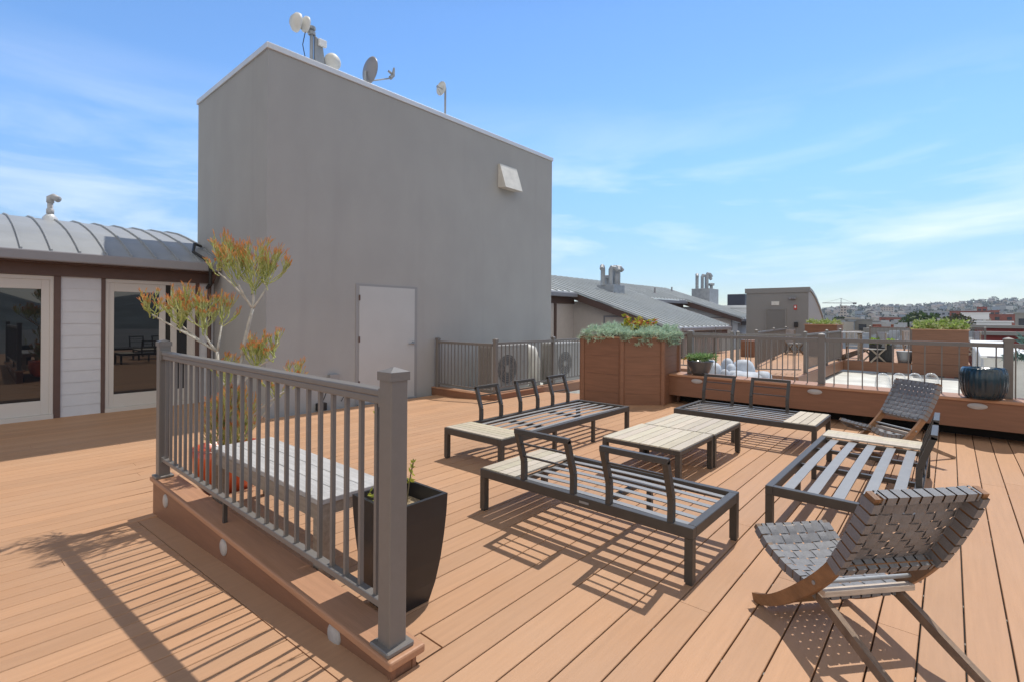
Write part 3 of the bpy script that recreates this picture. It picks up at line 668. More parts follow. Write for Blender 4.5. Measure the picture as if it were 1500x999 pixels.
# ------------------------------------------------------------------ penthouse
ph = thing('penthouse', 'dark grey roof penthouse with curved metal side and shut door', 'building', (26, 4.86, -.3))
hw = 2.66; ht = 3.19
prof = [(0, ht), (.7, ht - .12), (1.5, ht - .38), (2.4, ht - .78), (3.2, ht - 1.22), (4.0, ht - 1.75), (4.8, ht - 2.5), (5.2, ht - 3.1)]
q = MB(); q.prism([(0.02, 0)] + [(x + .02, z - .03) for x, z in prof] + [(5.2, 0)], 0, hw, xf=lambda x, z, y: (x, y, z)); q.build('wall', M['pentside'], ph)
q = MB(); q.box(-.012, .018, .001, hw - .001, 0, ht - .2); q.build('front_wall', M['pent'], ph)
q = MB()
for (a, b_) in zip(prof[:-1], prof[1:]): q.hexa([(a[0], -.06, a[1] - .1), (a[0], hw + .06, a[1] - .1), (b_[0], hw + .06, b_[1] - .1), (b_[0], -.06, b_[1] - .1), (a[0], -.06, a[1] + .02), (a[0], hw + .06, a[1] + .02), (b_[0], hw + .06, b_[1] + .02), (b_[0], -.06, b_[1] + .02)])
q.build('roof', M['seam'], ph)
q = MB(); q.box(-.05, -.013, -.06, hw + .06, ht - .21, ht + .025); q.build('fascia', M['pent'], ph)
q = MB(); q.box(-.03, -.013, .95, 1.74, 0, 2.19); d_ = q.build('door', mat('penthouse_door', (.17, .168, .162), .6), ph)
q = MB(); q.box(-.05, -.0131, .90, .949, 0, 2.24); q.box(-.05, -.0131, 1.741, 1.79, 0, 2.24); q.box(-.05, -.0131, .9491, 1.7409, 2.191, 2.24); q.build('door_frame', M['pent'], d_)
q = MB(); q.box(-.04, -.013, 1.20, 1.53, 2.40, 2.58); q.build('sign', M['offwhite'], ph)
q = MB(); q.box(-.04, -.013, .46, .58, 2.18, 2.40); al = q.build('alarm', M['red'], ph)
q = MB(); q.box(-.05, -.0405, .49, .55, 2.26, 2.36); q.build('strobe', M['white'], al)
q = MB(); q.box(-.1, -.013, .5, .75, 2.68, 2.76); q.lathe([(.001, -.05), (.06, -.03), (.07, 0), (.05, .03)], 10, (-.14, .53, 2.70)); q.lathe([(.001, -.05), (.06, -.03), (.07, 0), (.05, .03)], 10, (-.14, .73, 2.70)); q.build('emergency_light', M['gutter'], ph)
q = MB(); q.box(-.1, -.013, .40, .56, 1.38, 1.62); q.build('call_box', M['trough'], ph, bevel=.02)

# ------------------------------------------------------------------ octagonal planter
pl = thing('corner_planter', 'tall brown chamfered planter box near the air conditioners', 'planter', (7.5, 3.62, -.12))
oct_ = [(.48, 0), (1.12, 0), (1.12, 1.30), (0, 1.30), (0, .50)]
PZ = 1.24
q = MB()
for i in range(4):
    z0, z1 = .0 + PZ * i / 4, PZ * (i + 1) / 4 - .0025
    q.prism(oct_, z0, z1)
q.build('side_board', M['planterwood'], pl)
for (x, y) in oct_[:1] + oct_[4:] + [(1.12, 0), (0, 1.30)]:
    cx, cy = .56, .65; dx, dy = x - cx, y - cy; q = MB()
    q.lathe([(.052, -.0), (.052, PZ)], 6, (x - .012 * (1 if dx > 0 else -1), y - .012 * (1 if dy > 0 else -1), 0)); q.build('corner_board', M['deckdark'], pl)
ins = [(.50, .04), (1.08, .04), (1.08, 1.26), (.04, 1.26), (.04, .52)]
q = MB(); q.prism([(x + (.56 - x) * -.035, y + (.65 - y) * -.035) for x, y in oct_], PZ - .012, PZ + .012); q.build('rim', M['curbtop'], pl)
q = MB(); q.prism(ins, PZ - .02, PZ + .03); q.build('soil', M['soil'], pl)
def tuft(mb, p, n, l, w, cols, up=.5, spread=1.0):
    for _ in range(n):
        d = Vector((random.gauss(0, 1) * spread, random.gauss(0, 1) * spread, random.gauss(0, .6) + up))
        c = jit(random.choice(cols), .25); mb.leaf(p, d, l * random.uniform(.6, 1.2), w * random.uniform(.7, 1.2), c)
def inpoly(x, y, poly):
    r_ = False; j = len(poly) - 1
    for i in range(len(poly)):
        if (poly[i][1] > y) != (poly[j][1] > y) and x < (poly[j][0] - poly[i][0]) * (y - poly[i][1]) / (poly[j][1] - poly[i][1]) + poly[i][0]: r_ = not r_
        j = i
    return r_
SUC = [(.42, .56, .42), (.48, .62, .48), (.34, .48, .37), (.54, .64, .46), (.37, .52, .42)]
q = MB()
for _ in range(330):
    while True:
        x, y = random.uniform(-.02, 1.14), random.uniform(-.02, 1.32)
        if inpoly(x, y, oct_): break
    tuft(q, (x, y, PZ + random.uniform(.03, .10) + .13 * random.random() * (.6 + .4 * math.sin(9 * x + 5 * y))), 24, .095, .0105, SUC, .55)
for (a, b_) in (((0, 1.3), (0, .5)), ((0, .5), (.48, 0)), ((.48, 0), (1.12, 0)), ((0, .5), (.48, 0)), ((.48, 0), (1.12, 0))):
    for _ in range(22):
        s_ = random.random(); x, y = a[0] + (b_[0] - a[0]) * s_, a[1] + (b_[1] - a[1]) * s_
        dx, dy = (x - .6), (y - .7); l = math.hypot(dx, dy); drop = random.choice([0, 0, .02, .05, .1, .16]) * (1.1 if .2 < s_ < .8 else .6)
        tuft(q, (x + dx / l * .05, y + dy / l * .05, PZ + .07 - drop), 26, .085, .0105, SUC, .25)
o = q.build('trailing_succulent', M['leaf']); o.location = (7.5, 3.62, -.12); tag(o, 'grey-green trailing succulent spilling over the tall corner planter', 'plant')
q = MB(); CRO = [(.42, .38, .03), (.30, .33, .04), (.50, .20, .05), (.46, .13, .06), (.22, .28, .04), (.48, .42, .05)]
for (x, y, zh) in ((.42, .62, .30), (.55, .70, .22), (.62, .50, .24), (.78, .62, .17), (.52, .42, .2), (.92, .55, .16), (1.02, .45, .20)):
    q.tube([(x, y, PZ), (x + .02, y, PZ + zh * .8)], .006, 5, (.2, .15, .08))
    for _ in range(46):
        z = PZ + .08 + zh * random.random(); d = Vector((random.gauss(0, 1), random.gauss(0, 1), .5))
        top = (z - PZ) / (zh + .08); cc = random.choice(CRO[2:4] + [CRO[5]]) if random.random() < top * .6 else random.choice(CRO[:2] + CRO[4:])
        q.leaf((x + random.gauss(0, .035), y + random.gauss(0, .035), z), d, .10, .042, jit(cc, .2))
o = q.build('croton_bush', M['leaf']); o.location = (7.5, 3.62, -.12); tag(o, 'yellow and orange leaved shrub rising from the corner planter', 'shrub')

# ------------------------------------------------------------------ fence with air conditioners
def fence(label, p, q_, zbase, posts, height, spacing, bottom=True, barw=.016, postw=.075, group=None, plate=False, zend=None, name='fence', dens=1):
    p = Vector((p[0], p[1], 0)); q_ = Vector((q_[0], q_[1], 0)); Lf = (q_ - p).length; ang = math.atan2(q_.y - p.y, q_.x - p.x)
    t = thing(name, label, 'fence', (p.x, p.y, zbase), ang, group); sl = 0 if zend is None else (zend - zbase) / Lf
    for x in posts: post(t, x * Lf, 0, sl * x * Lf, sl * x * Lf + height, postw, plate=plate)
    u = MB(); u.beam((0, 0, height - .10), (Lf, 0, height - .10 + sl * Lf), .05, .05); u.build('top_rail', M['rail'], t)
    lo = .0
    if bottom: u = MB(); u.beam((0, 0, .10), (Lf, 0, .10 + sl * Lf), .03, .03); u.build('bottom_rail', M['rail'], t); lo = .10
    n = max(1, int(Lf / spacing)); first = None
    n = min(n, 95)
    for i in range(n):
        x = Lf * (i + .5) / n
        if first is None:
            u = MB(); u.box(-barw / 2, barw / 2, -barw / 2, barw / 2, lo, height - .12); first = u.build('baluster', M['rail'], t); first.location = (x, 0, sl * x)
        else: again(first, t, (x, 0, sl * x))
    return t
kb2 = thing('equipment_kerb', 'low brown kerb under the fence round the air conditioners', 'kerb', (7.1, 6.64, -.3))
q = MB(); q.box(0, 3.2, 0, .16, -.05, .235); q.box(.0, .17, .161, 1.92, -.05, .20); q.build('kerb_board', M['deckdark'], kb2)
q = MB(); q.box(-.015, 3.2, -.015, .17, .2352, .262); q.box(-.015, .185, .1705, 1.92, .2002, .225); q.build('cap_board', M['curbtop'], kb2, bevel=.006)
fz = MB(); fz.box(7.1, 12.0, 6.6, 11.0, -.34, -.255); struct(fz.build('equipment_roof', M['membrane']))
fence('dark fence panel running from the tower wall to the corner post', (7.19, 8.50), (7.19, 6.80), -.098, (.02,), 1.10, .105, group='fences round the air conditioners')
fence('dark fence panel in front of the two air conditioners', (7.19, 6.73), (10.25, 6.73), -.038, (0, .62), 1.07, .115, group='fences round the air conditioners')
def ac(label, loc, w, d, h):
    t = thing('air_conditioner', label, 'air conditioner', loc, 0, 'air conditioners behind the fence')
    q = MB(); q.box(0, w, 0, d, .06, h); q.build('casing', M['acwhite'], t, bevel=.015)
    q = MB(); q.box(-.012, -.001, .05, d - .08, .12, h - .06); q.build('coil', M['accoil'], t)
    q = MB(); q.box(.06, w * .70, -.012, -.001, .12, h - .08); fg = q.build('fan_panel', M['accoil2'], t)
    q = MB(); q.lathe([(.001, -.014), (w * .255, -.014), (w * .26, -.0125)], 28, (w * .38, 0, h * .52), 'y'); f_ = q.build('fan', M['acfan'], t)
    q = MB(); cx, cz = w * .38, h * .52
    for i in range(1, 8):
        rr = w * .26 * i / 7; pts = [(cx + rr * math.cos(2 * math.pi * j / 24), -.03, cz + rr * math.sin(2 * math.pi * j / 24)) for j in range(25)]; q.tube(pts, .0045, 4, cap=False)
    for i in range(10):
        a_ = i * math.pi / 5; q.beam((cx, -.028, cz), (cx + w * .26 * math.cos(a_), -.028, cz + w * .26 * math.sin(a_)), .006, .006)
    q.lathe([(.001, -.036), (w * .06, -.034), (w * .065, -.02)], 14, (cx, 0, cz), 'y'); q.build('fan_guard', M['accoil2'], f_)
    for x in (.1, w - .16):
        q = MB(); q.box(x, x + .06, .02, d - .02, 0, .0605); q.build('foot', M['steel'], t)
    q = MB(); q.box(w * .82, w * .9, -.006, -.001, h * .62, h * .66); q.build('badge', M['gutter'], t)
    return t
ac('white air conditioner behind the fence, the one closer to the tower door', (7.80, 7.4, -.255), 1.24, .45, 1.10)
ac('white air conditioner behind the fence, half hidden by the tall planter', (10.05, 7.4, -.255), 1.15, .45, 1.07)
q = MB(); q.tube([(9.55, 8.4, .62), (9.62, 8.1, .70), (9.75, 7.9, .62), (9.82, 7.85, .35), (9.82, 7.85, -.25)], .15, 14); tag(q.build('white_duct', M['offwhite'], smooth=True), 'white curved duct elbow between the two air conditioners', 'duct')
q = MB(); q.box(7.45, 8.0, 6.95, 7.3, -.25, -.16); tag(q.build('condenser_pad', M['offwhite'], bevel=.01), 'white slab lying on the roof inside the fence corner', 'slab')

# ------------------------------------------------------------------ rear raised kerb with fence
rk = thing('rear_kerb', 'long raised brown kerb wall with oval lights behind the seating', 'kerb wall', (8.22, 3.6, 0))
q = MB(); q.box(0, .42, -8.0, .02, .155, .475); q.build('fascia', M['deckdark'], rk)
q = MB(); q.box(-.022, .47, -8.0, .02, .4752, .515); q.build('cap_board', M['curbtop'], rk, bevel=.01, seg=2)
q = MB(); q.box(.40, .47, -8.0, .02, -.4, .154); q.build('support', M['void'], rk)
for yy in (3.14, 1.45, -.25, -1.95):
    o = steplight(rk, (-.001, yy - 3.6, .425), '-x'); o.scale = (1, 1.75, .72)
fence('front fence of thin bars standing on the rear raised kerb', (8.50, 3.36), (8.50, -3.2), .516, (0, .297, .593), .735, .165, bottom=False, barw=.014, postw=.085)
# pots on the kerb
def pot(label, loc, prof, m, name='plant_pot', n=28, wob=None, soil=None, soilm='soil', group=None):
    t = thing(name, label, 'plant pot', loc, 0, group); q = MB(); q.lathe(prof, n, wob=wob); q.build('pot', M[m], t, smooth=True)
    q = MB(); q.lathe([(.001, soil[1]), (soil[0], soil[1])], n); q.build('soil', M[soilm], t); return t
pot('dark grey bowl pot on the rear kerb beside the tall planter', (8.36, 3.14, .516), [(.001, 0), (.11, 0), (.15, .06), (.195, .17), (.205, .215), (.215, .235), (.20, .24), (.185, .22), (.001, .20)], 'greypot', soil=(.186, .215))
q = MB()
for _ in range(60): tuft(q, (random.gauss(.0, .08), random.gauss(-.05, .085), random.uniform(.24, .32)), 14, .09, .014, [(.22, .36, .14), (.28, .42, .18), (.17, .3, .12)], .7)
for _ in range(26): tuft(q, (random.gauss(-.0, .06), random.gauss(.12, .05), random.uniform(.24, .29)), 9, .06, .03, [(.50, .38, .02), (.45, .30, .02), (.3, .35, .05)], .6)
o = q.build('small_succulent', M['leaf']); o.location = (8.36, 3.14, .516); tag(o, 'green and yellow succulent growing in the dark grey bowl pot', 'plant')
pot('large teal ribbed glazed pot on the rear kerb', (8.28, -.305, .516), [(.001, 0), (.155, 0), (.18, .03), (.205, .10), (.215, .20), (.212, .30), (.200, .365), (.190, .372), (.18, .36), (.001, .33)], 'bluepot', n=144,
    wob=lambda t, z: 1 + .035 * abs(math.sin(13 * t)) * (1 if .02 < z < .35 else .2), soil=(.18, .345))
wp = thing('white_pedestal', 'tall white square pedestal behind the teal pot', 'pedestal', (8.86, -.86, -.36))
q = MB(); q.box(-.09, .09, -.07, .07, 0, 1.42); q.build('column', M['white'], wp, bevel=.006)
q = MB(); q.box(-.10, .10, -.08, .08, 1.42, 1.45); q.build('top_plate', M['white'], wp)
q = MB(); AG = [(.14, .25, .22), (.18, .30, .27), (.11, .20, .18)]
for _ in range(16):
    c = Vector((random.gauss(0, .06), random.gauss(0, .09), 1.44 + random.uniform(.0, .14))); tuft(q, c, 20, .13, .026, AG, .35)
for _ in range(10): tuft(q, (random.gauss(0, .07), random.gauss(.05, .09), 1.42 + random.uniform(-.06, .06)), 18, .11, .024, AG, -.2)
o = q.build('blue_agave', M['leaf']); o.location = (8.86, -.86, -.36); tag(o, 'blue-green succulent rosettes on top of the white pedestal', 'plant')
q = MB(); q.box(9.3, 9.36, -1.35, -1.0, -.4, 1.02); tag(q.build('plum_panel', M['plum']), 'narrow dark plum panel right of the white pedestal', 'panel')

# ------------------------------------------------------------------ things beside the front railing
rp = pot('round orange glazed pot behind the railing, holding the tall pencil cactus', (1.69, 4.83, deck_z(1.7, 4.7) - .01), [(.001, 0), (.15, 0), (.19, .02), (.245, .10), (.275, .22), (.283, .33), (.288, .40), (.262, .405), (.255, .37), (.001, .34)], 'terracotta', n=36, soil=(.256, .355))
RED0 = Vector((1.69, 4.83, deck_z(1.7, 4.7) + .34))
# pencil cactus
SPX = 4.446 / 732
def pp(px, py, back=0.0):     # offset of a point in the plant's own upright plane, metres from the pot centre
    a = (px - 334) * SPX; z = H - (py - 462) * SPX - RED0.z
    v = RT * a + FW * back; return Vector((v.x, v.y, z))
GRN = [(.36, .42, .11), (.46, .48, .15), (.42, .46, .18), (.52, .52, .24)]; ORG = [(.68, .22, .06), (.62, .16, .06), (.70, .32, .09)]
wood_ = MB(); tw_ = MB()
def limb(a, b_, r0, r1, col=None, mb=None, bow=.04):
    a, b_ = Vector(a), Vector(b_); k = 5; l = (b_ - a).length; off = Vector((random.gauss(0, bow), random.gauss(0, bow), random.gauss(0, bow * .3))) * l
    pts = [a.lerp(b_, i / k) + off * math.sin(math.pi * i / k) for i in range(k + 1)]
    (mb or wood_).tube(pts, [r0 + (r1 - r0) * i / k for i in range(k + 1)], 7)
    return b_
def twigs(p, d, l, r_, depth, col):
    """dichotomous pencil twigs: pale green, the last joints orange"""
    d = d.normalized(); p2 = p + d * l
    if depth == 0:
        o1 = jit(random.choice(ORG), .25)
        tw_.tube([p, p + d * l * .5, p2], [r_, r_ * .9, r_ * .45], 4, cols=[mixc(col, o1, .15), mixc(col, o1, .7), o1], cap=False); return
    tw_.tube([p, p.lerp(p2, .5) + Vector((random.gauss(0, .006), random.gauss(0, .006), 0)), p2], [r_ * 1.15, r_, r_], 4, cols=[col] * 3, cap=False)
    for _ in range(random.choice((2, 2, 3))):
        nd = (d + Vector((random.gauss(0, .27), random.gauss(0, .27), random.uniform(.2, .55)))).normalized()
        twigs(p2, nd, l * random.uniform(.66, .95), r_ * .88, depth - 1, jit(random.choice(GRN), .15))
def cluster(base, tips, depth, l, spread):
    for _ in range(tips):
        d = Vector((random.gauss(0, spread), random.gauss(0, spread), random.uniform(.55, 1))); twigs(base + Vector((random.gauss(0, .012), random.gauss(0, .012), random.uniform(-.04, .06))), d, l * random.uniform(.8, 1.3), .0044, depth, jit(random.choice(GRN), .2))
B0 = Vector((0, 0, 0))
a1 = limb(B0, pp(352, 520), .024, .018); a2 = limb(a1, pp(366, 452, .02), .018, .013)
cluster(limb(a2, pp(367, 426, .02), .013, .011), 17, 4, .102, .40); cluster(limb(a2, pp(350, 416, -.05), .01, .008), 8, 4, .092, .4); cluster(limb(a2, pp(320, 400, -.03), .009, .007), 10, 4, .072, .42); cluster(limb(a2, pp(384, 420, .05), .01, .008), 9, 4, .088, .4)
b1 = limb(pp(345, 600), pp(318, 515, -.02), .018, .014)
cluster(limb(b1, pp(300, 488, -.03), .012, .009), 12, 4, .085, .45); cluster(limb(b1, pp(268, 482, -.06), .010, .008), 11, 4, .078, .5); cluster(limb(b1, pp(232, 462, -.1), .009, .007), 9, 3, .06, .6)
cluster(limb(b1, pp(315, 474, .08), .010, .008), 9, 3, .075, .45); cluster(limb(b1, pp(252, 470, .03), .008, .007), 8, 3, .075, .5)
c1 = limb(pp(352, 560), pp(368, 540, .05), .013, .011); cluster(c1, 16, 4, .066, .42); cluster(limb(c1, pp(392, 525, .1), .009, .007), 8, 3, .06, .5)
cluster(limb(B0, pp(418, 566, .15), .011, .006, bow=.1), 9, 3, .066, .42); cluster(limb(pp(340, 590), pp(340, 558, -.12), .01, .008), 12, 3, .062, .5)
cluster(limb(B0, pp(385, 590, .2), .011, .007), 8, 3, .06, .5)
for _ in range(30):
    s_ = Vector((random.gauss(0, .06), random.gauss(0, .06), random.uniform(.0, .30))); cluster(s_, 4, 3, .085, .42)
pc = thing('pencil_cactus', 'tall pencil cactus with orange tips growing from the orange pot', 'plant', RED0)
wood_.build('trunk', M['bark'], pc, smooth=True); tw_.build('twigs', M['twig'], pc, smooth=True)
# grey bench
bn = thing('wooden_bench', 'weathered grey wooden bench table behind the front railing', 'bench', (1.352, 2.57, 0))
bw, bl, bz = .455, 1.65, .45
q = MB()
for i in range(3): q.box(.012 + (bw - .02) * i / 3, (bw - .02) * (i + 1) / 3 + .008, .10, bl - .10, bz - .03, bz)
q.box(0, bw, 0, .097, bz - .03, bz + .001); q.box(0, bw, bl - .097, bl, bz - .03, bz + .001); q.build('top', M['benchwood'], bn, bevel=.003)
q = MB(); q.box(.012, .04, .02, bl - .02, bz - .12, bz - .0305); q.box(bw - .04, bw - .012, .02, bl - .02, bz - .12, bz - .0305); q.box(.041, bw - .041, .02, .045, bz - .10, bz - .0305); q.box(.041, bw - .041, bl - .045, bl - .02, bz - .10, bz - .0305); q.build('apron', M['benchside'], bn)
for x in (.006, bw - .076):
    for y in (.006, bl - .076):
        q = MB(); q.box(x, x + .07, y, y + .07, 0, bz - .0306); q.build('leg', M['benchside'], bn, bevel=.003)
# tall black tapered planter
bp = thing('black_planter', 'tall black tapered square planter beside the near railing post', 'planter', (1.545, 2.105, 0))
pr = [(.105, 0), (.128, .10), (.146, .22), (.158, .34), (.166, .45), (.170, .55)]
q = MB()
for (a, z0), (b_, z1) in zip(pr[:-1], pr[1:]):
    q.hexa([(-a, -a, z0), (a, -a, z0), (a, a, z0), (-a, a, z0), (-b_, -b_, z1), (b_, -b_, z1), (b_, b_, z1), (-b_, b_, z1)])
q.f = [f_ for i, f_ in enumerate(q.f) if i % 6 not in (0, 1)]; q.mi = [0] * len(q.f)
a = .170; b_ = .152
for s1, s2 in (((-a, -a), (a, -a)), ((a, -a), (a, a)), ((a, a), (-a, a)), ((-a, a), (-a, -a))):
    k = b_ / a
    q.face([(s1[0], s1[1], .55), (s2[0], s2[1], .55), (s2[0] * k, s2[1] * k, .551), (s1[0] * k, s1[1] * k, .551)])
    q.face([(s1[0] * k, s1[1] * k, .551), (s2[0] * k, s2[1] * k, .551), (s2[0] * k, s2[1] * k, .44), (s1[0] * k, s1[1] * k, .44)])
q.build('body', M['blackpot'], bp)
q = MB(); q.face([(-.15, -.15, .47), (.15, -.15, .47), (.15, .15, .47), (-.15, .15, .47)]); q.build('soil', M['straw'], bp)
q = MB(); YG = [(.42, .45, .05), (.50, .50, .08), (.32, .38, .06)]
for (x, y, dx, dy, h_) in ((.02, -.02, .02, -.035, .27), (.03, .0, .03, -.03, .24), (-.04, .03, -.05, .06, .52), (-.09, .02, -.05, .04, .12), (.0, .06, -.02, .05, .42)):
    pts = [(x, y, .46), (x + dx * .5, y + dy * .5, .46 + h_ * .6), (x + dx, y + dy, .46 + h_)]; q.tube(pts, [.0035, .003, .002], 5, (.25, .2, .12))
    for k in range(9 if h_ < .4 else 3): tuft(q, Vector(pts[1]).lerp(Vector(pts[2]), random.random()), 2, .028, .014, YG, .3)
for _ in range(40): q.leaf((random.uniform(-.13, .13), random.uniform(-.13, .13), .472), (random.gauss(0, 1), random.gauss(0, 1), .35), .05, .006, jit((.45, .36, .22), .3))
o = q.build('sparse_shrub', M['leaf']); o.location = (1.545, 2.105, 0); tag(o, 'sparse yellow-green plant in the tall black planter', 'plant')

# ------------------------------------------------------------------ beyond the rear kerb
q = MB(); q.box(8.68, 21.2, -9, 7.9, -.46, -.38); struct(q.build('white_roof', M['membrane']))
def boards(x0, x1, y0, y1, z, name, th=.03):
    q = MB(); y = y0; rnd = random.Random(int(x0 * 10))
    while y < y1 - .02:
        g = 1 + rnd.uniform(-.08, .08); q.box(x0, x1, y, min(y + .15, y1), z - th, z, (g, g, g)); y += .157
    return struct(q.build(name, M['deck']))
boards(14.2, 30, 2.9, 7.7, 0, 'walkway')
q = MB(); q.box(14.15, 14.199, 2.85, 7.7, -.30, .012); q.box(14.2, 21.1, 2.85, 2.899, -.30, .012); tag(q.build('walkway_fascia', M['deckdark']), 'brown edge board along the raised walkway beyond the rear kerb', 'edge board')
boards(21.3, 32, -.5, 3.4, 0, 'far_deck')
q = MB(); q.box(21.24, 21.299, .98, 3.2, -.32, .02); tag(q.build('far_deck_fascia', M['deckdark']), 'brown edge board under the far furnished deck', 'edge board')
G2 = 'fences round the walkway'
fence('walkway fence running away on the near right side of the far deck', (15.47, 2.96), (21.2, 2.96), 0, (0, .55, 1), 1.13, .125, group=G2)
fence('walkway fence facing the seating area, left of its corner post', (14.3, 7.0), (14.3, 4.45), 0, (.35, .98), 1.12, .13, group=G2)
fence('short fence closing the walkway end behind the white stones', (14.32, 4.36), (15.3, 3.02), 0, (0,), 1.12, .13, group=G2)
fence('walkway fence receding towards the penthouse door', (15.97, 4.33), (24.5, 5.35), 0, (0, .45, .9), 1.14, .13, group=G2)
fence('long back fence in front of the metal roofed house', (13.6, 7.35), (22, 7.35), 0, (.05, .16, .5, .9), 1.12, .13, group=G2)
fence('thin wire fence behind the far table and chairs', (31.5, 3.1), (31.5, -1.2), 0, (0, .5, 1), 1.15, .16, group=G2)
# stones
RK = [(1047, 531, 12, 11.2), (1041, 526, 9, 11.6), (1066, 524, 9, 12.0), (1071, 532, 8, 11.4), (1090, 526, 14, 11.8), (1097, 544, 26, 10.9), (1118, 543, 14, 11.0), (1079, 542, 15, 11.2), (1062, 540, 8, 11.0)]
RL = ['upright pale stone closest to the grey bowl pot', 'small pale stone peeping over the stone by the bowl pot', 'tall narrow pale stone at the back of the stone heap', 'short pale stone in the middle of the stone heap', 'big upright pale stone with blue-grey shade at the heap right side',
      'broad low white stone lying in front of the heap', 'low white stone at the right end of the heap', 'flat white stone lying under the tall narrow one', 'small flat white stone between upright and flat ones']
for (px_, py_, hw_, X_), lb in zip(RK, RL):
    p = on_x(px_, py_, X_); q = MB(); rnd = random.Random(px_); r_ = hw_ * (p - EYE).dot(FW) / FPX; h_ = p.z + .40
    ph_ = [rnd.uniform(0, 6) for _ in range(4)]
    pr = [(.001, 0), (r_ * .95, .0), (r_ * 1.0, h_ * .6), (r_ * .97, h_ * .8), (r_ * .8, h_ * .92), (r_ * .45, h_ * .985), (.001, h_)]
    q.lathe(pr, 16, wob=lambda t, z: 1 + .12 * math.sin(2 * t + ph_[0] + z) + .09 * math.sin(3 * t + ph_[1] + z * 7) + .06 * math.sin(5 * t + ph_[2] - z * 13))
    o = q.build('boulder', M['rock'], smooth=True); o.location = (p.x, p.y, -.40); tag(o, lb, 'stone', 'pale stones behind the rear kerb')
# clear domes on the white roof
for i, px_ in enumerate((1293, 1317, 1340, 1364)):
    p = at(px_, 572, -.38); q = MB()
    q.lathe([(.17, 0), (.172, .12), (.16, .30), (.125, .40), (.07, .455), (.001, .47)], 20); q.lathe([(.19, 0), (.19, .03), (.17, .035)], 20)
    o = q.build('skylight_dome', M['clear'], smooth=True); o.location = (p.x, p.y, -.38)
    tag(o, ['clear round skylight dome, leftmost on the white roof', 'clear skylight dome second from the left on the white roof', 'clear skylight dome partly behind the far chair back', 'clear skylight dome nearest the teal pot'][i], 'skylight', 'domes on the white roof')
GRL = [(.30, .40, .10), (.38, .46, .16), (.24, .34, .08), (.46, .50, .28)]
def planterbox(label, plabel, x0, x1, y0, y1, z0, z1, cols, hgt, nleaf, pname='planter_greenery'):
    t = thing('planter_box', label, 'planter', (x0, y0, z0)); q = MB(); n = 4
    for i in range(n): q.box(0, x1 - x0, 0, y1 - y0, (z1 - z0) * i / n, (z1 - z0) * (i + 1) / n - .006)
    q.build('side_board', M['planterwood'], t); q = MB(); q.box(-.03, x1 - x0 + .03, -.03, y1 - y0 + .03, z1 - z0 - .006, z1 - z0 + .025); q.build('rim', M['curbtop'], t)
    q = MB(); k = 0
    while k < nleaf:
        x, y = random.uniform(.05, x1 - x0 - .05), random.uniform(.05, y1 - y0 - .05); hh = hgt * (.55 + .45 * math.sin(x * 5 + y * 7)) * random.uniform(.5, 1)
        tuft(q, (x, y, z1 - z0 + .02 + hh * random.uniform(.3, 1)), 10, .17, .05, cols, .6); k += 10
    o = q.build(pname, M['leaf']); o.location = (x0, y0, z0); tag(o, plabel, 'plants')
planterbox('big brown planter wall beyond the white roof', 'pale green shrubs along the top of the big far planter', 21.25, 22.8, -.44, .95, -.34, 1.13, GRL, .34, 1400)
p = on_x(1179, 476, 23); p2 = on_x(1226, 474, 23)
planterbox('brown planter at the foot of the curved penthouse side', 'low bright green plants in the planter by the penthouse', 23, 24.4, p2.y, p.y, 0, p.z, GRL, .22, 600)
p = on_x(1104, 513, 20.5); p2 = on_x(1085, 513, 20.5); q = MB(); q.box(20.5, 21.4, p.y, p2.y, .0, .62); tag(q.build('brown_box', M['planterwood'], bevel=.01), 'small reddish brown box standing on the walkway near the metal roofed house', 'box')
# far deck furniture
def far_table(label, loc, lx, ly, h):
    t = thing('outdoor_table', label, 'table', loc, 0); q = MB()
    for i in range(7): q.box(0, lx, ly * i / 7 + .005, ly * (i + 1) / 7 - .005, h - .03, h)
    q.build('table_top', M['benchwood'], t)
    for x in (.08, lx - .14):
        for y in (.06, ly - .12): q = MB(); q.box(x, x + .06, y, y + .06, 0, h - .031); q.build('leg', M['benchside'], t)
    q = MB(); q.box(.08, lx - .08, .07, .09, h - .12, h - .032); q.box(.08, lx - .08, ly - .09, ly - .07, h - .12, h - .032); q.build('apron', M['benchside'], t)
    return t
far_table('weathered grey table on the far deck at left', (21.6, 2.38, 0), .9, .85, 1.0)
far_table('smaller grey table farther back on the far deck', (27.2, -.1, 0), 1.4, 1.4, .95)
def wchair(label, loc, rz):
    t = thing('wooden_chair', label, 'chair', loc, rz, 'wooden chairs on the far deck'); q = MB()
    for i in range(5): q.box(0, .5, .1 * i, .1 * i + .085, .43, .455)
    q.build('seat', M['benchwood'], t); q = MB()
    for i in range(5): q.box(.05 + .085 * i, .11 + .085 * i, .49, .51, .55, .95)
    q.box(0, .5, .485, .515, .95, 1.03); q.box(0, .5, .485, .515, .5, .55); q.build('backrest', M['benchwood'], t)
    for x in (0, .455):
        q = MB(); q.beam((x + .022, .02, 0), (x + .022, .46, .44), .04, .045); q.build('leg', M['benchside'], t)
        q = MB(); q.beam((x + .022, .50, 0), (x + .022, .04, .44), .04, .045); q.build('leg', M['benchside'], t)
        q = MB(); q.box(x, x + .045, .48, .52, .44, 1.0); q.build('back_post', M['benchside'], t)
        q = MB(); q.box(x - .01, x + .055, .02, .5, .64, .67); q.build('armrest', M['benchwood'], t)
    return t
wc = wchair('grey wooden chair standing at the near edge of the far left table', (21.5, 2.35, 0), R(180 + 35))
dup(wc, (22.9, 3.0, 0), R(-80), 'grey wooden chair left behind the far left table')
dup(wc, (26.3, .9, 0), R(80), 'grey wooden chair at the smaller far table, left side')
dup(wc, (26.9, -.25, 0), R(200), 'grey wooden chair at the smaller far table, right side')
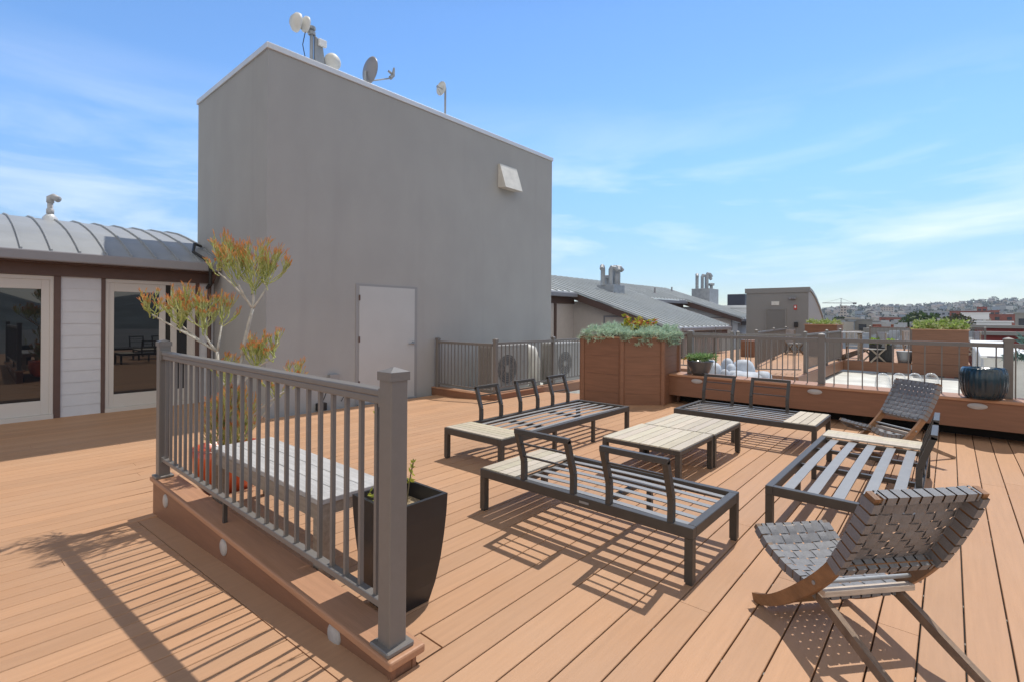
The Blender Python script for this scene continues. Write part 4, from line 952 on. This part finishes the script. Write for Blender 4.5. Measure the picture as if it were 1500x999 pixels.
dup(wc, (23.6, 4.55, 0), R(60), 'small pale chair standing at the far end of the walkway')
tr = thing('planter_trough', 'long black trough planter on the far deck', 'planter', (21.55, 2.13, 0)); q = MB()
for i in range(5): q.box(0, .38, -.66 + .138 * i, -.66 + .138 * i + .125, 0, .60)
q.box(.01, .37, -.655, .01, .01, .585); q.build('trough', M['trough'], tr)
q = MB()
for _ in range(80): tuft(q, (random.uniform(.04, .34), random.uniform(-.62, .0), .6 + random.uniform(0, .14)), 10, .12, .05, [(.34, .50, .04), (.42, .56, .08), (.26, .40, .04)], .6)
o = q.build('bright_greens', M['leaf']); o.location = (21.55, 2.13, 0); tag(o, 'bright lime green plants filling the black trough', 'plants')
bk = pot('round grey metal tub beside the big far planter', (21.6, 1.22 - .06, 0), [(.001, 0), (.18, 0), (.2, .15), (.23, .38), (.24, .40), (.22, .40), (.001, .36)], 'steel', name='metal_tub', soil=(.222, .37))
q = MB(); q.box(24.3, 24.42, 1.0, 1.16, 0, 1.15); tag(q.build('deck_post', M['rail']), 'single square taupe post at the edge of the far deck', 'post')
# white skylight boxes at right
for i in range(4):
    x0 = 13.6 + 1.85 * i; t = thing('roof_skylight', ['white skylight box with sloped lid, nearest of the right row', 'white skylight box, second in the right row', 'white skylight box, third in the right row', 'white skylight box, last of the right row beside the big planter'][i], 'skylight', (x0, -.50 - .0 * i, -.38), 0, 'white skylight boxes')
    q = MB(); q.box(0, 1.3, -.62, 0, 0, 1.10); q.build('box', M['offwhite'], t)
    q = MB(); q.hexa([(-.05, -.68, 1.102), (1.35, -.68, 1.102), (1.35, .05, 1.102), (-.05, .05, 1.102), (-.05, -.68, 1.15), (1.35, -.68, 1.24), (1.35, .05, 1.24), (-.05, .05, 1.15)]); q.build('lid', M['white'], t, bevel=.01)
    q = MB(); q.box(-.055, -.0505, -.6, -.05, 1.108, 1.140); q.build('lid_gap', M['gutter'], t)

# ------------------------------------------------------------------ city and hills
GZ = -14.0
q = MB(); q.face([(-1290, -1290, GZ), (2390, -1290, GZ), (2390, 2690, GZ), (-1290, 2690, GZ)]); struct(q.build('city_ground', M['city']))
def skyline(px_):      # photo row of the hill top
    T = [(700, 452), (1000, 452), (1150, 452), (1212, 451), (1240, 448), (1262, 446), (1300, 447), (1345, 445), (1372, 443.5), (1400, 442.5), (1430, 440), (1452, 437.5), (1475, 437), (1500, 437.5), (1560, 434), (1700, 436), (2200, 445)]
    for (a, y0), (b_, y1) in zip(T[:-1], T[1:]):
        if a <= px_ <= b_: return y0 + (y1 - y0) * (px_ - a) / (b_ - a)
    return 450
def hill_pt(px_, s):     # s 0..1 from foot to crest
    D = 520 + 1180 * s
    top = dep(px_, skyline(px_) + 3.5, 1700).z
    z = GZ + (top - GZ) * (s ** .85)
    b_ = dep(px_, 470, D); return Vector((b_.x, b_.y, z))
q = MB(); pxs = [700 + 20 * i for i in range(76)]; ss = [0, .1, .2, .3, .4, .5, .6, .7, .8, .9, 1.0]
grid = [[hill_pt(x, s_) + Vector((0, 0, random.uniform(-2, 2) if 0 < s_ < 1 else 0)) for s_ in ss] for x in pxs]
for i in range(len(pxs) - 1):
    for j in range(len(ss) - 1): q.face([grid[i][j], grid[i + 1][j], grid[i + 1][j + 1], grid[i][j + 1]])
for i in range(len(pxs) - 1):
    a, b_ = grid[i][-1], grid[i + 1][-1]; o_ = Vector((FW.x * 300, FW.y * 300, -60)); q.face([a, b_, b_ + o_, a + o_])
o = q.build('hills', M['hill'], smooth=True); struct(o)
q = MB(); prev = None
for i in range(61):
    a = R(150 + 3 * i); h_ = 52 + 16 * math.sin(i * .7) + 9 * math.sin(i * 1.9) + random.uniform(-3, 3); row = [Vector((math.cos(a) * d, math.sin(a) * d, GZ + z)) for d, z in ((650, 0), (850, h_ * .6), (1050, h_), (1250, h_ * .9))]
    if prev:
        for j in range(3): q.face([prev[j], row[j], row[j + 1], prev[j + 1]])
    prev = row
struct(q.build('rear_hills', mat('rear_hill_ground', (.10, .12, .12), .95, var=.6, scale=.03, detail=9), smooth=True))
# houses on the hill
protos = []
for k, (wm, hh, w, d, gable) in enumerate((('hw', 7, 9, 10, True), ('hg', 8, 8, 12, False), ('hb', 7, 10, 9, True), ('hbl', 9, 9, 9, False), ('hp', 6, 11, 10, True), ('hw', 10, 12, 9, False))):
    q = MB(); q.k = 0; q.box(-w / 2, w / 2, -d / 2, d / 2, -6, hh)
    q.k = 1
    if gable: q.prism([(-w / 2 - .3, hh), (w / 2 + .3, hh), (0, hh + 2.6)], -d / 2 - .3, d / 2 + .3, xf=lambda x, z, y: (x, y, z))
    else: q.box(-w / 2 - .2, w / 2 + .2, -d / 2 - .2, d / 2 + .2, hh, hh + .5)
    q.k = 2
    for fl in range(int(hh // 3.2)):
        for xx in (-w * .3, 0, w * .3):
            q.box(xx - .7, xx + .7, -d / 2 - .08, -d / 2 - .02, 1 + fl * 3.1, 2.7 + fl * 3.1); q.box(-w / 2 - .08, -w / 2 - .02, xx - .7, xx + .7, 1 + fl * 3.1, 2.7 + fl * 3.1)
    protos.append((q, [M[wm], M['hr'], M['win']]))
pm = [qq.build('hill_house', mm) for qq, mm in protos]
HL = {0: 'white gabled house', 1: 'grey flat-roofed house', 2: 'tan gabled house', 3: 'blue-grey flat-roofed house', 4: 'peach gabled house', 5: 'tall white flat-roofed house'}
rnd = random.Random(11); used = [0] * 6; nh = 0
while nh < 280:
    px_ = rnd.uniform(1206, 1520) if nh < 250 else rnd.uniform(1060, 1206); s_ = rnd.uniform(.05, .99) ** .8; p = hill_pt(px_, s_); k = rnd.randrange(6)
    o = pm[k] if not used[k] else pm[k].copy()
    if used[k]: C.objects.link(o)
    used[k] = 1; o.location = (p.x, p.y, p.z); o.rotation_euler = (0, 0, YAW + R(rnd.choice((-50, -48, 40, -52, 42)) + 90 + rnd.uniform(-6, 6))); sc = rnd.uniform(.7, 1.15); o.scale = (sc, sc, sc * rnd.uniform(.8, 1.1))
    tag(o, HL[k] + ' among the many on the distant hillside', 'house', 'houses on the distant hillside'); nh += 1
# trees of the hillside: one mass
q = MB(); rnd = random.Random(5)
for _ in range(760):
    px_ = rnd.uniform(1060, 1560); s_ = rnd.uniform(.03, 1.0); p = hill_pt(px_, s_); r_ = rnd.uniform(2.5, 6) * (.6 + .5 * s_); h_ = r_ * rnd.uniform(1.1, 2.1); c = jit((.035, .05, .028), .35)
    for _k in range(26):
        a = rnd.uniform(0, 6.28); zz = rnd.uniform(.05, 1); rr = r_ * math.sqrt(max(0, 1 - (zz * 2 - 1) ** 2)) * rnd.uniform(.5, 1)
        q.leaf((p.x + rr * math.cos(a), p.y + rr * math.sin(a), p.z + h_ * zz), (rnd.gauss(0, 1), rnd.gauss(0, 1), rnd.gauss(0, 1)), r_ * .8, r_ * .7, jit(c, .3))
o = q.build('hillside_woodland', M['leaf']); o['kind'] = 'stuff'
# mid distance buildings
def block(label, px0, px1, pytop, D, m, depth=14, roof=None, rows=0, cat='building', name='city_building', zb=None, par=.6):
    a, b_ = dep(px0, pytop, D), dep(px1, pytop, D); c_ = (a + b_) / 2; dv = Vector((c_.x, c_.y, 0)).normalized(); rv = Vector((dv.y, -dv.x, 0))
    ra, rb = dep(px0, pytop, 1) - EYE, dep(px1, pytop, 1) - EYE; dc = c_.xy.length
    ta, tb = dc / ra.dot(dv), dc / rb.dot(dv); w = rb.dot(rv) * tb - ra.dot(rv) * ta; zt_ = c_.z; ang = math.atan2(rv.y, rv.x); a = dv * dc + rv * (ra.dot(rv) * ta); a.z = zt_
    zb_ = GZ if zb is None else zb
    t = thing(name, label, cat, (a.x, a.y, zb_), ang); h = a.z - zb_
    q = MB(); q.box(0, w, 0, depth, 0, h); q.build('wall', M[m], t)
    q = MB(); q.box(-.3, w + .3, -.3, depth + .3, h, h + par * .4); q.build('roof', M[roof or m], t)
    if rows:
        n = max(2, int(w / 3.2)); q = MB()
        for i in range(n):
            for j in range(rows):
                x = w * (i + .5) / n; z = h - 2.6 - 3.3 * j
                q.box(x - .8, x + .8, -.1, -.02, z, z + 1.5)
        q.build('windows', M['win'], t)
    return t
block('long low pale building with flat roof in front of the wooded hill', 1222, 1278, 469, 130, 'pale', 20, rows=1)
block('brick red warehouse with long flat roof in the middle distance', 1288, 1337, 465.5, 260, 'brick', 25, 'hg', rows=2)
block('low grey commercial row left of the brick warehouse', 1235, 1300, 471, 170, 'hg', 16, 'pale', rows=1)
block('long pale blue-grey hall behind the dark trees', 1345, 1395, 457, 420, 'bgrey', 40, 'hw', rows=1)
block('orange-red brick complex with flat roof', 1391, 1450, 456.5, 320, 'brick', 30, rows=3)
block('tall red brick block with rows of columns on top', 1431, 1446, 450.5, 335, 'brick', 12, rows=3)
block('wide dark brick building right of the white sign', 1452, 1488, 461.5, 240, 'brick', 25, rows=3)
block('red brick step of the far complex, right part', 1450, 1464, 455.5, 300, 'brick', 14, rows=2)
block('pale stone building at the right edge of the view', 1487, 1540, 460, 110, 'pale', 18, rows=2)
block('white low roof building under the white sign', 1430, 1482, 472.5, 90, 'white', 12, rows=1)
block('cream mansion with gable on the wooded hillside', 1290, 1309, 450, 900, 'hp', 18, rows=4)
block('pale tower block under the crane', 1231, 1240, 448.5, 600, 'hp', 10, rows=6)
block('grey flat block at the foot of the hill, left', 1244, 1252, 471, 125, 'bgrey', 8)
cps = []
rnd = random.Random(23)
for k, (wm, w_, d_, h_) in enumerate((('hw', 12, 14, 14), ('hg', 16, 12, 13), ('brick', 14, 16, 14), ('pale', 18, 12, 13.5), ('hb', 10, 12, 14.5), ('bgrey', 14, 14, 13))):
    q = MB(); q.k = 0; q.box(-w_ / 2, w_ / 2, -d_ / 2, d_ / 2, 0, h_); q.k = 1; q.box(-w_ / 2 + .3, w_ / 2 - .3, -d_ / 2 + .3, d_ / 2 - .3, h_ + .001, h_ + .05)
    q.k = 0
    for (x0, x1, y0, y1) in ((-w_ / 2, w_ / 2, -d_ / 2, -d_ / 2 + .29), (-w_ / 2, w_ / 2, d_ / 2 - .29, d_ / 2), (-w_ / 2, -w_ / 2 + .29, -d_ / 2 + .291, d_ / 2 - .291), (w_ / 2 - .29, w_ / 2, -d_ / 2 + .291, d_ / 2 - .291)): q.box(x0, x1, y0, y1, h_ + .001, h_ + .6)
    q.k = 3
    for _ in range(3):
        x, y = rnd.uniform(-w_ * .35, w_ * .35), rnd.uniform(-d_ * .35, d_ * .35); q.box(x - 1, x + 1, y - .8, y + .8, h_ + .051, h_ + rnd.uniform(.9, 2.2))
    q.k = 2
    for fl in range(4):
        for i in range(5):
            x = -w_ / 2 + w_ * (i + .5) / 5; y = -d_ / 2 + d_ * (i + .5) / 5
            q.box(x - .7, x + .7, -d_ / 2 - .06, -d_ / 2 - .01, 1.4 + 3.1 * fl, 2.9 + 3.1 * fl); q.box(-w_ / 2 - .06, -w_ / 2 - .01, y - .7, y + .7, 1.4 + 3.1 * fl, 2.9 + 3.1 * fl)
    cps.append(q.build('city_building', [M[wm], M['offwhite'] if k in (0, 2, 3) else M['hg'], M['win'], M['steel']]))
CL = ['white low building', 'grey low building', 'brick red low building', 'pale concrete low building', 'tan low building', 'blue-grey low building']
first_ = [True] * 6
for n_ in range(120):
    px_ = rnd.uniform(1200, 1520); D = rnd.choice((rnd.uniform(95, 200), rnd.uniform(180, 480))); k = rnd.randrange(6); p = dep(px_, 470, D)
    o = cps[k] if first_[k] else cps[k].copy()
    if not first_[k]: C.objects.link(o)
    first_[k] = False; sc = rnd.uniform(.75, 1.0) if D < 250 else rnd.uniform(.85, 1.12); o.location = (p.x, p.y, GZ); o.rotation_euler = (0, 0, R(rnd.choice((0, 90, 3, 87)))); o.scale = (rnd.uniform(.7, 1.2), rnd.uniform(.7, 1.2), sc)
    tag(o, CL[k] + ' with a flat roof in the crowded city below the hill', 'building', 'low buildings of the city below the hill')
rw = block('long dark red wall with pale coping right of the far planter', 1428, 1512, 481, 42, 'darkred', .6, 'pale', cat='wall', name='red_wall', zb=-6)
block('lower dark red roof parapet behind the skylight boxes', 1440, 1510, 491.5, 34, 'darkred', .5, 'pale', cat='wall', name='roof_parapet', zb=-6)
# white sign structure
t = block('big blank white rooftop signboard on posts', 1409, 1449, 459.5, 150, 'white', 2.5, cat='signboard', name='rooftop_sign', zb=dep(1409, 468.5, 150).z)
for i, px_ in enumerate((1416, 1443)):
    q = MB(); w_ = (dep(px_, 468, 150) - dep(1409, 468, 150)).length * .72; q.box(w_ - .3, w_ + .3, 1, 1.6, -14, 0); q.build('sign_post', M['white'], t)
# two dark round trees and a crane
def tree(label, px_, pyt, D, r_, cols):
    top = dep(px_, pyt, D); t = thing('round_tree', label, 'tree', (top.x, top.y, GZ)); h = top.z - GZ
    q = MB(); q.tube([(0, 0, 0), (.1, 0, h * .45), (.3, .2, h * .8)], [.35, .28, .1], 8); q.build('trunk', M['bark'], t)
    q = MB(); rnd = random.Random(px_)
    for _ in range(26):
        c = Vector((rnd.gauss(0, r_ * .45), rnd.gauss(0, r_ * .45), h - r_ * .9 + rnd.gauss(0, r_ * .3)))
        cr = r_ * rnd.uniform(.25, .45); cc = jit(rnd.choice(cols), .2)
        for _k in range(110):
            d = Vector((rnd.gauss(0, 1), rnd.gauss(0, 1), rnd.gauss(0, 1))).normalized(); pz = c + d * cr * rnd.uniform(.6, 1)
            if pz.z > h: pz.z = h - rnd.random() * .5
            q.leaf(pz, (rnd.gauss(0, 1), rnd.gauss(0, 1), rnd.gauss(0, 1)), .9, .6, jit(cc, .3))
    q.build('crown', M['leaf'], t); return t
tree('dark green round tree, left of the two in front of the brick complex', 1347, 461.5, 130, 4.6, [(.04, .075, .02), (.05, .085, .02)])
tree('brownish round tree beside the white signboard', 1391, 463.5, 110, 4.3, [(.07, .055, .02), (.06, .06, .02)])
tree('pale olive tree top right of the cream mansion', 1338, 458, 170, 3.2, [(.05, .085, .025)])
tree('small dark tree among the low roofs, left of the warehouse', 1227, 465, 240, 3.5, [(.035, .055, .02)])
cr = thing('tower_crane', 'pale tower crane above the hill line', 'crane', (*dep(1232, 450, 700).xy, GZ), YAW - R(90))
top = dep(1232, 444.5, 700).z - GZ; q = MB(); q.tube([(0, 0, 0), (0, 0, top + 7)], [.9, .5], 4); q.build('mast', M['hg'], cr)
q = MB(); q.beam((-26, 0, top), (21, 0, top), 1.0, .9); q.beam((0, 0, top + 6.5), (-22, 0, top + .5), .25, .25); q.beam((0, 0, top + 6.5), (17, 0, top + .5), .25, .25); q.build('jib', M['hg'], cr)
q = MB(); q.box(17, 21, -1, 1, top - 1.6, top + 1); q.build('counterweight', M['hr'], cr)

# ------------------------------------------------------------------ the air
q = MB(); q.box(-1300, 2400, -1300, 2700, GZ - 1, 150); hzo = q.build('haze', M['void']); hzo['kind'] = 'stuff'; hzo.data.materials.clear()
vmat = bpy.data.materials.new('air'); vmat.use_nodes = True; _n = vmat.node_tree; _n.nodes.clear()
_o = _n.nodes.new('ShaderNodeOutputMaterial'); _v = _n.nodes.new('ShaderNodeVolumePrincipled'); _v.inputs['Density'].default_value = HAZE; _v.inputs['Color'].default_value = (.80, .88, 1, 1); _v.inputs['Anisotropy'].default_value = .2
_n.links.new(_v.outputs['Volume'], _o.inputs['Volume']); hzo.data.materials.append(vmat)
# ------------------------------------------------------------------ sky, sun, camera
w = bpy.data.worlds.new('World'); S.world = w; w.use_nodes = True
N = w.node_tree.nodes; L = w.node_tree.links; bg = N['Background']
SUN = Vector((.5, .06, 1.0)); el = math.atan2(SUN.z, math.hypot(SUN.x, SUN.y)); az = math.atan2(SUN.x, SUN.y)
sky = N.new('ShaderNodeTexSky'); sky.sky_type = 'NISHITA'; sky.sun_disc = False; sky.sun_elevation = el; sky.sun_rotation = az
sky.altitude = 50; sky.air_density = .9; sky.dust_density = .05; sky.ozone_density = 3.0
tc = N.new('ShaderNodeTexCoord'); mp = N.new('ShaderNodeMapping'); mp.inputs['Scale'].default_value = (1.4, 1.4, 7.5); mp.inputs['Rotation'].default_value = (R(4), R(-6), R(25))
L.new(tc.outputs['Generated'], mp.inputs['Vector'])
n1 = N.new('ShaderNodeTexNoise'); n1.inputs['Scale'].default_value = 1.7; n1.inputs['Detail'].default_value = 7; n1.inputs['Roughness'].default_value = .58; n1.inputs['Distortion'].default_value = .5
L.new(mp.outputs['Vector'], n1.inputs['Vector'])
r1 = N.new('ShaderNodeMapRange'); r1.inputs['From Min'].default_value = .44; r1.inputs['From Max'].default_value = .74; L.new(n1.outputs['Fac'], r1.inputs['Value'])
sx = N.new('ShaderNodeSeparateXYZ'); L.new(tc.outputs['Generated'], sx.inputs['Vector'])
e1 = N.new('ShaderNodeMapRange'); e1.inputs['From Min'].default_value = .40; e1.inputs['From Max'].default_value = .12; L.new(sx.outputs['Z'], e1.inputs['Value'])
mu = N.new('ShaderNodeMath'); mu.operation = 'MULTIPLY'; L.new(r1.outputs['Result'], mu.inputs[0]); L.new(e1.outputs['Result'], mu.inputs[1])
m2 = N.new('ShaderNodeMath'); m2.operation = 'MULTIPLY'; L.new(mu.outputs['Value'], m2.inputs[0]); m2.inputs[1].default_value = .8
mx = N.new('ShaderNodeMix'); mx.data_type = 'RGBA'; L.new(m2.outputs['Value'], mx.inputs['Factor']); 
hz = N.new('ShaderNodeMapRange'); hz.interpolation_type = 'SMOOTHSTEP'; hz.inputs['From Min'].default_value = -.02; hz.inputs['From Max'].default_value = .34; hz.inputs['To Min'].default_value = .52; hz.inputs['To Max'].default_value = 1; L.new(sx.outputs['Z'], hz.inputs['Value'])
vm = N.new('ShaderNodeVectorMath'); vm.operation = 'SCALE'; hs = N.new('ShaderNodeHueSaturation'); hs.inputs['Saturation'].default_value = 1.14; L.new(sky.outputs['Color'], hs.inputs['Color']); L.new(hs.outputs['Color'], vm.inputs[0]); zn = N.new('ShaderNodeMapRange'); zn.interpolation_type = 'SMOOTHSTEP'; zn.inputs['From Min'].default_value = .50; zn.inputs['From Max'].default_value = .80; zn.inputs['To Min'].default_value = 1; zn.inputs['To Max'].default_value = .25; L.new(sx.outputs['Z'], zn.inputs['Value'])
zm = N.new('ShaderNodeMath'); zm.operation = 'MULTIPLY'; L.new(hz.outputs['Result'], zm.inputs[0]); L.new(zn.outputs['Result'], zm.inputs[1]); L.new(zm.outputs['Value'], vm.inputs['Scale']); L.new(vm.outputs['Vector'], mx.inputs['A'])
mx.inputs['B'].default_value = (5.6, 5.9, 6.3, 1)
dt = N.new('ShaderNodeVectorMath'); dt.operation = 'DOT_PRODUCT'; L.new(tc.outputs['Generated'], dt.inputs[0]); dt.inputs[1].default_value = (-FW.x * .985, -FW.y * .985, .17)  # unseen cloud bank added behind the camera, fill light for the walls facing it
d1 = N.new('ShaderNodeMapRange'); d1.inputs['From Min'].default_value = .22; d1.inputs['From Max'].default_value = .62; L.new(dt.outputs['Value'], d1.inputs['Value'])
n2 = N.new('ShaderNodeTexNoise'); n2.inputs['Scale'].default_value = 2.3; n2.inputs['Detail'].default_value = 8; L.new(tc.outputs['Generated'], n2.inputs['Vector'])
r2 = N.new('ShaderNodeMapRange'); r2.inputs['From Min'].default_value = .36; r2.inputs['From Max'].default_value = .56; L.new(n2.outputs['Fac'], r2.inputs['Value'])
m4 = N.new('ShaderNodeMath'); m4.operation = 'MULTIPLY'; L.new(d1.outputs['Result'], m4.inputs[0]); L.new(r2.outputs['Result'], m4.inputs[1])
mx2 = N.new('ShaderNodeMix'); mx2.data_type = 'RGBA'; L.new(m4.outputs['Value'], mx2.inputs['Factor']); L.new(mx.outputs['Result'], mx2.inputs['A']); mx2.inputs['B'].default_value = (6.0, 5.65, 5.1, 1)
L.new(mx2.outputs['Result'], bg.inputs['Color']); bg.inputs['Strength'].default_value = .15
sl = bpy.data.lights.new('sun', 'SUN'); sl.energy = 2.8; sl.angle = R(.55); sl.color = (1, .95, .87)
so = bpy.data.objects.new('sun', sl); C.objects.link(so); so.rotation_euler = (-SUN).to_track_quat('-Z', 'Y').to_euler(); so.location = (5, 2, 20)
cd = bpy.data.cameras.new('camera'); co = bpy.data.objects.new('camera', cd); C.objects.link(co)
cd.sensor_width = 36; cd.lens = 36 * FPX / 1500; cd.shift_y = -(499.5 - PY) / 1500; cd.clip_start = .05; cd.clip_end = 8000
fwd = FW; zax = -fwd; xax = RT; yax = Vector((0, 0, 1))
m3 = Matrix((xax, yax, zax)).transposed().to_4x4()
co.matrix_world = Matrix.Translation(EYE) @ m3 @ Matrix.Rotation(ROLL, 4, 'Z')
S.camera = co
S.view_settings.view_transform = 'Standard'; S.view_settings.look = 'None'; S.view_settings.exposure = .55; S.view_settings.gamma = 1
S.cycles.max_bounces = 6; S.cycles.use_denoising = True
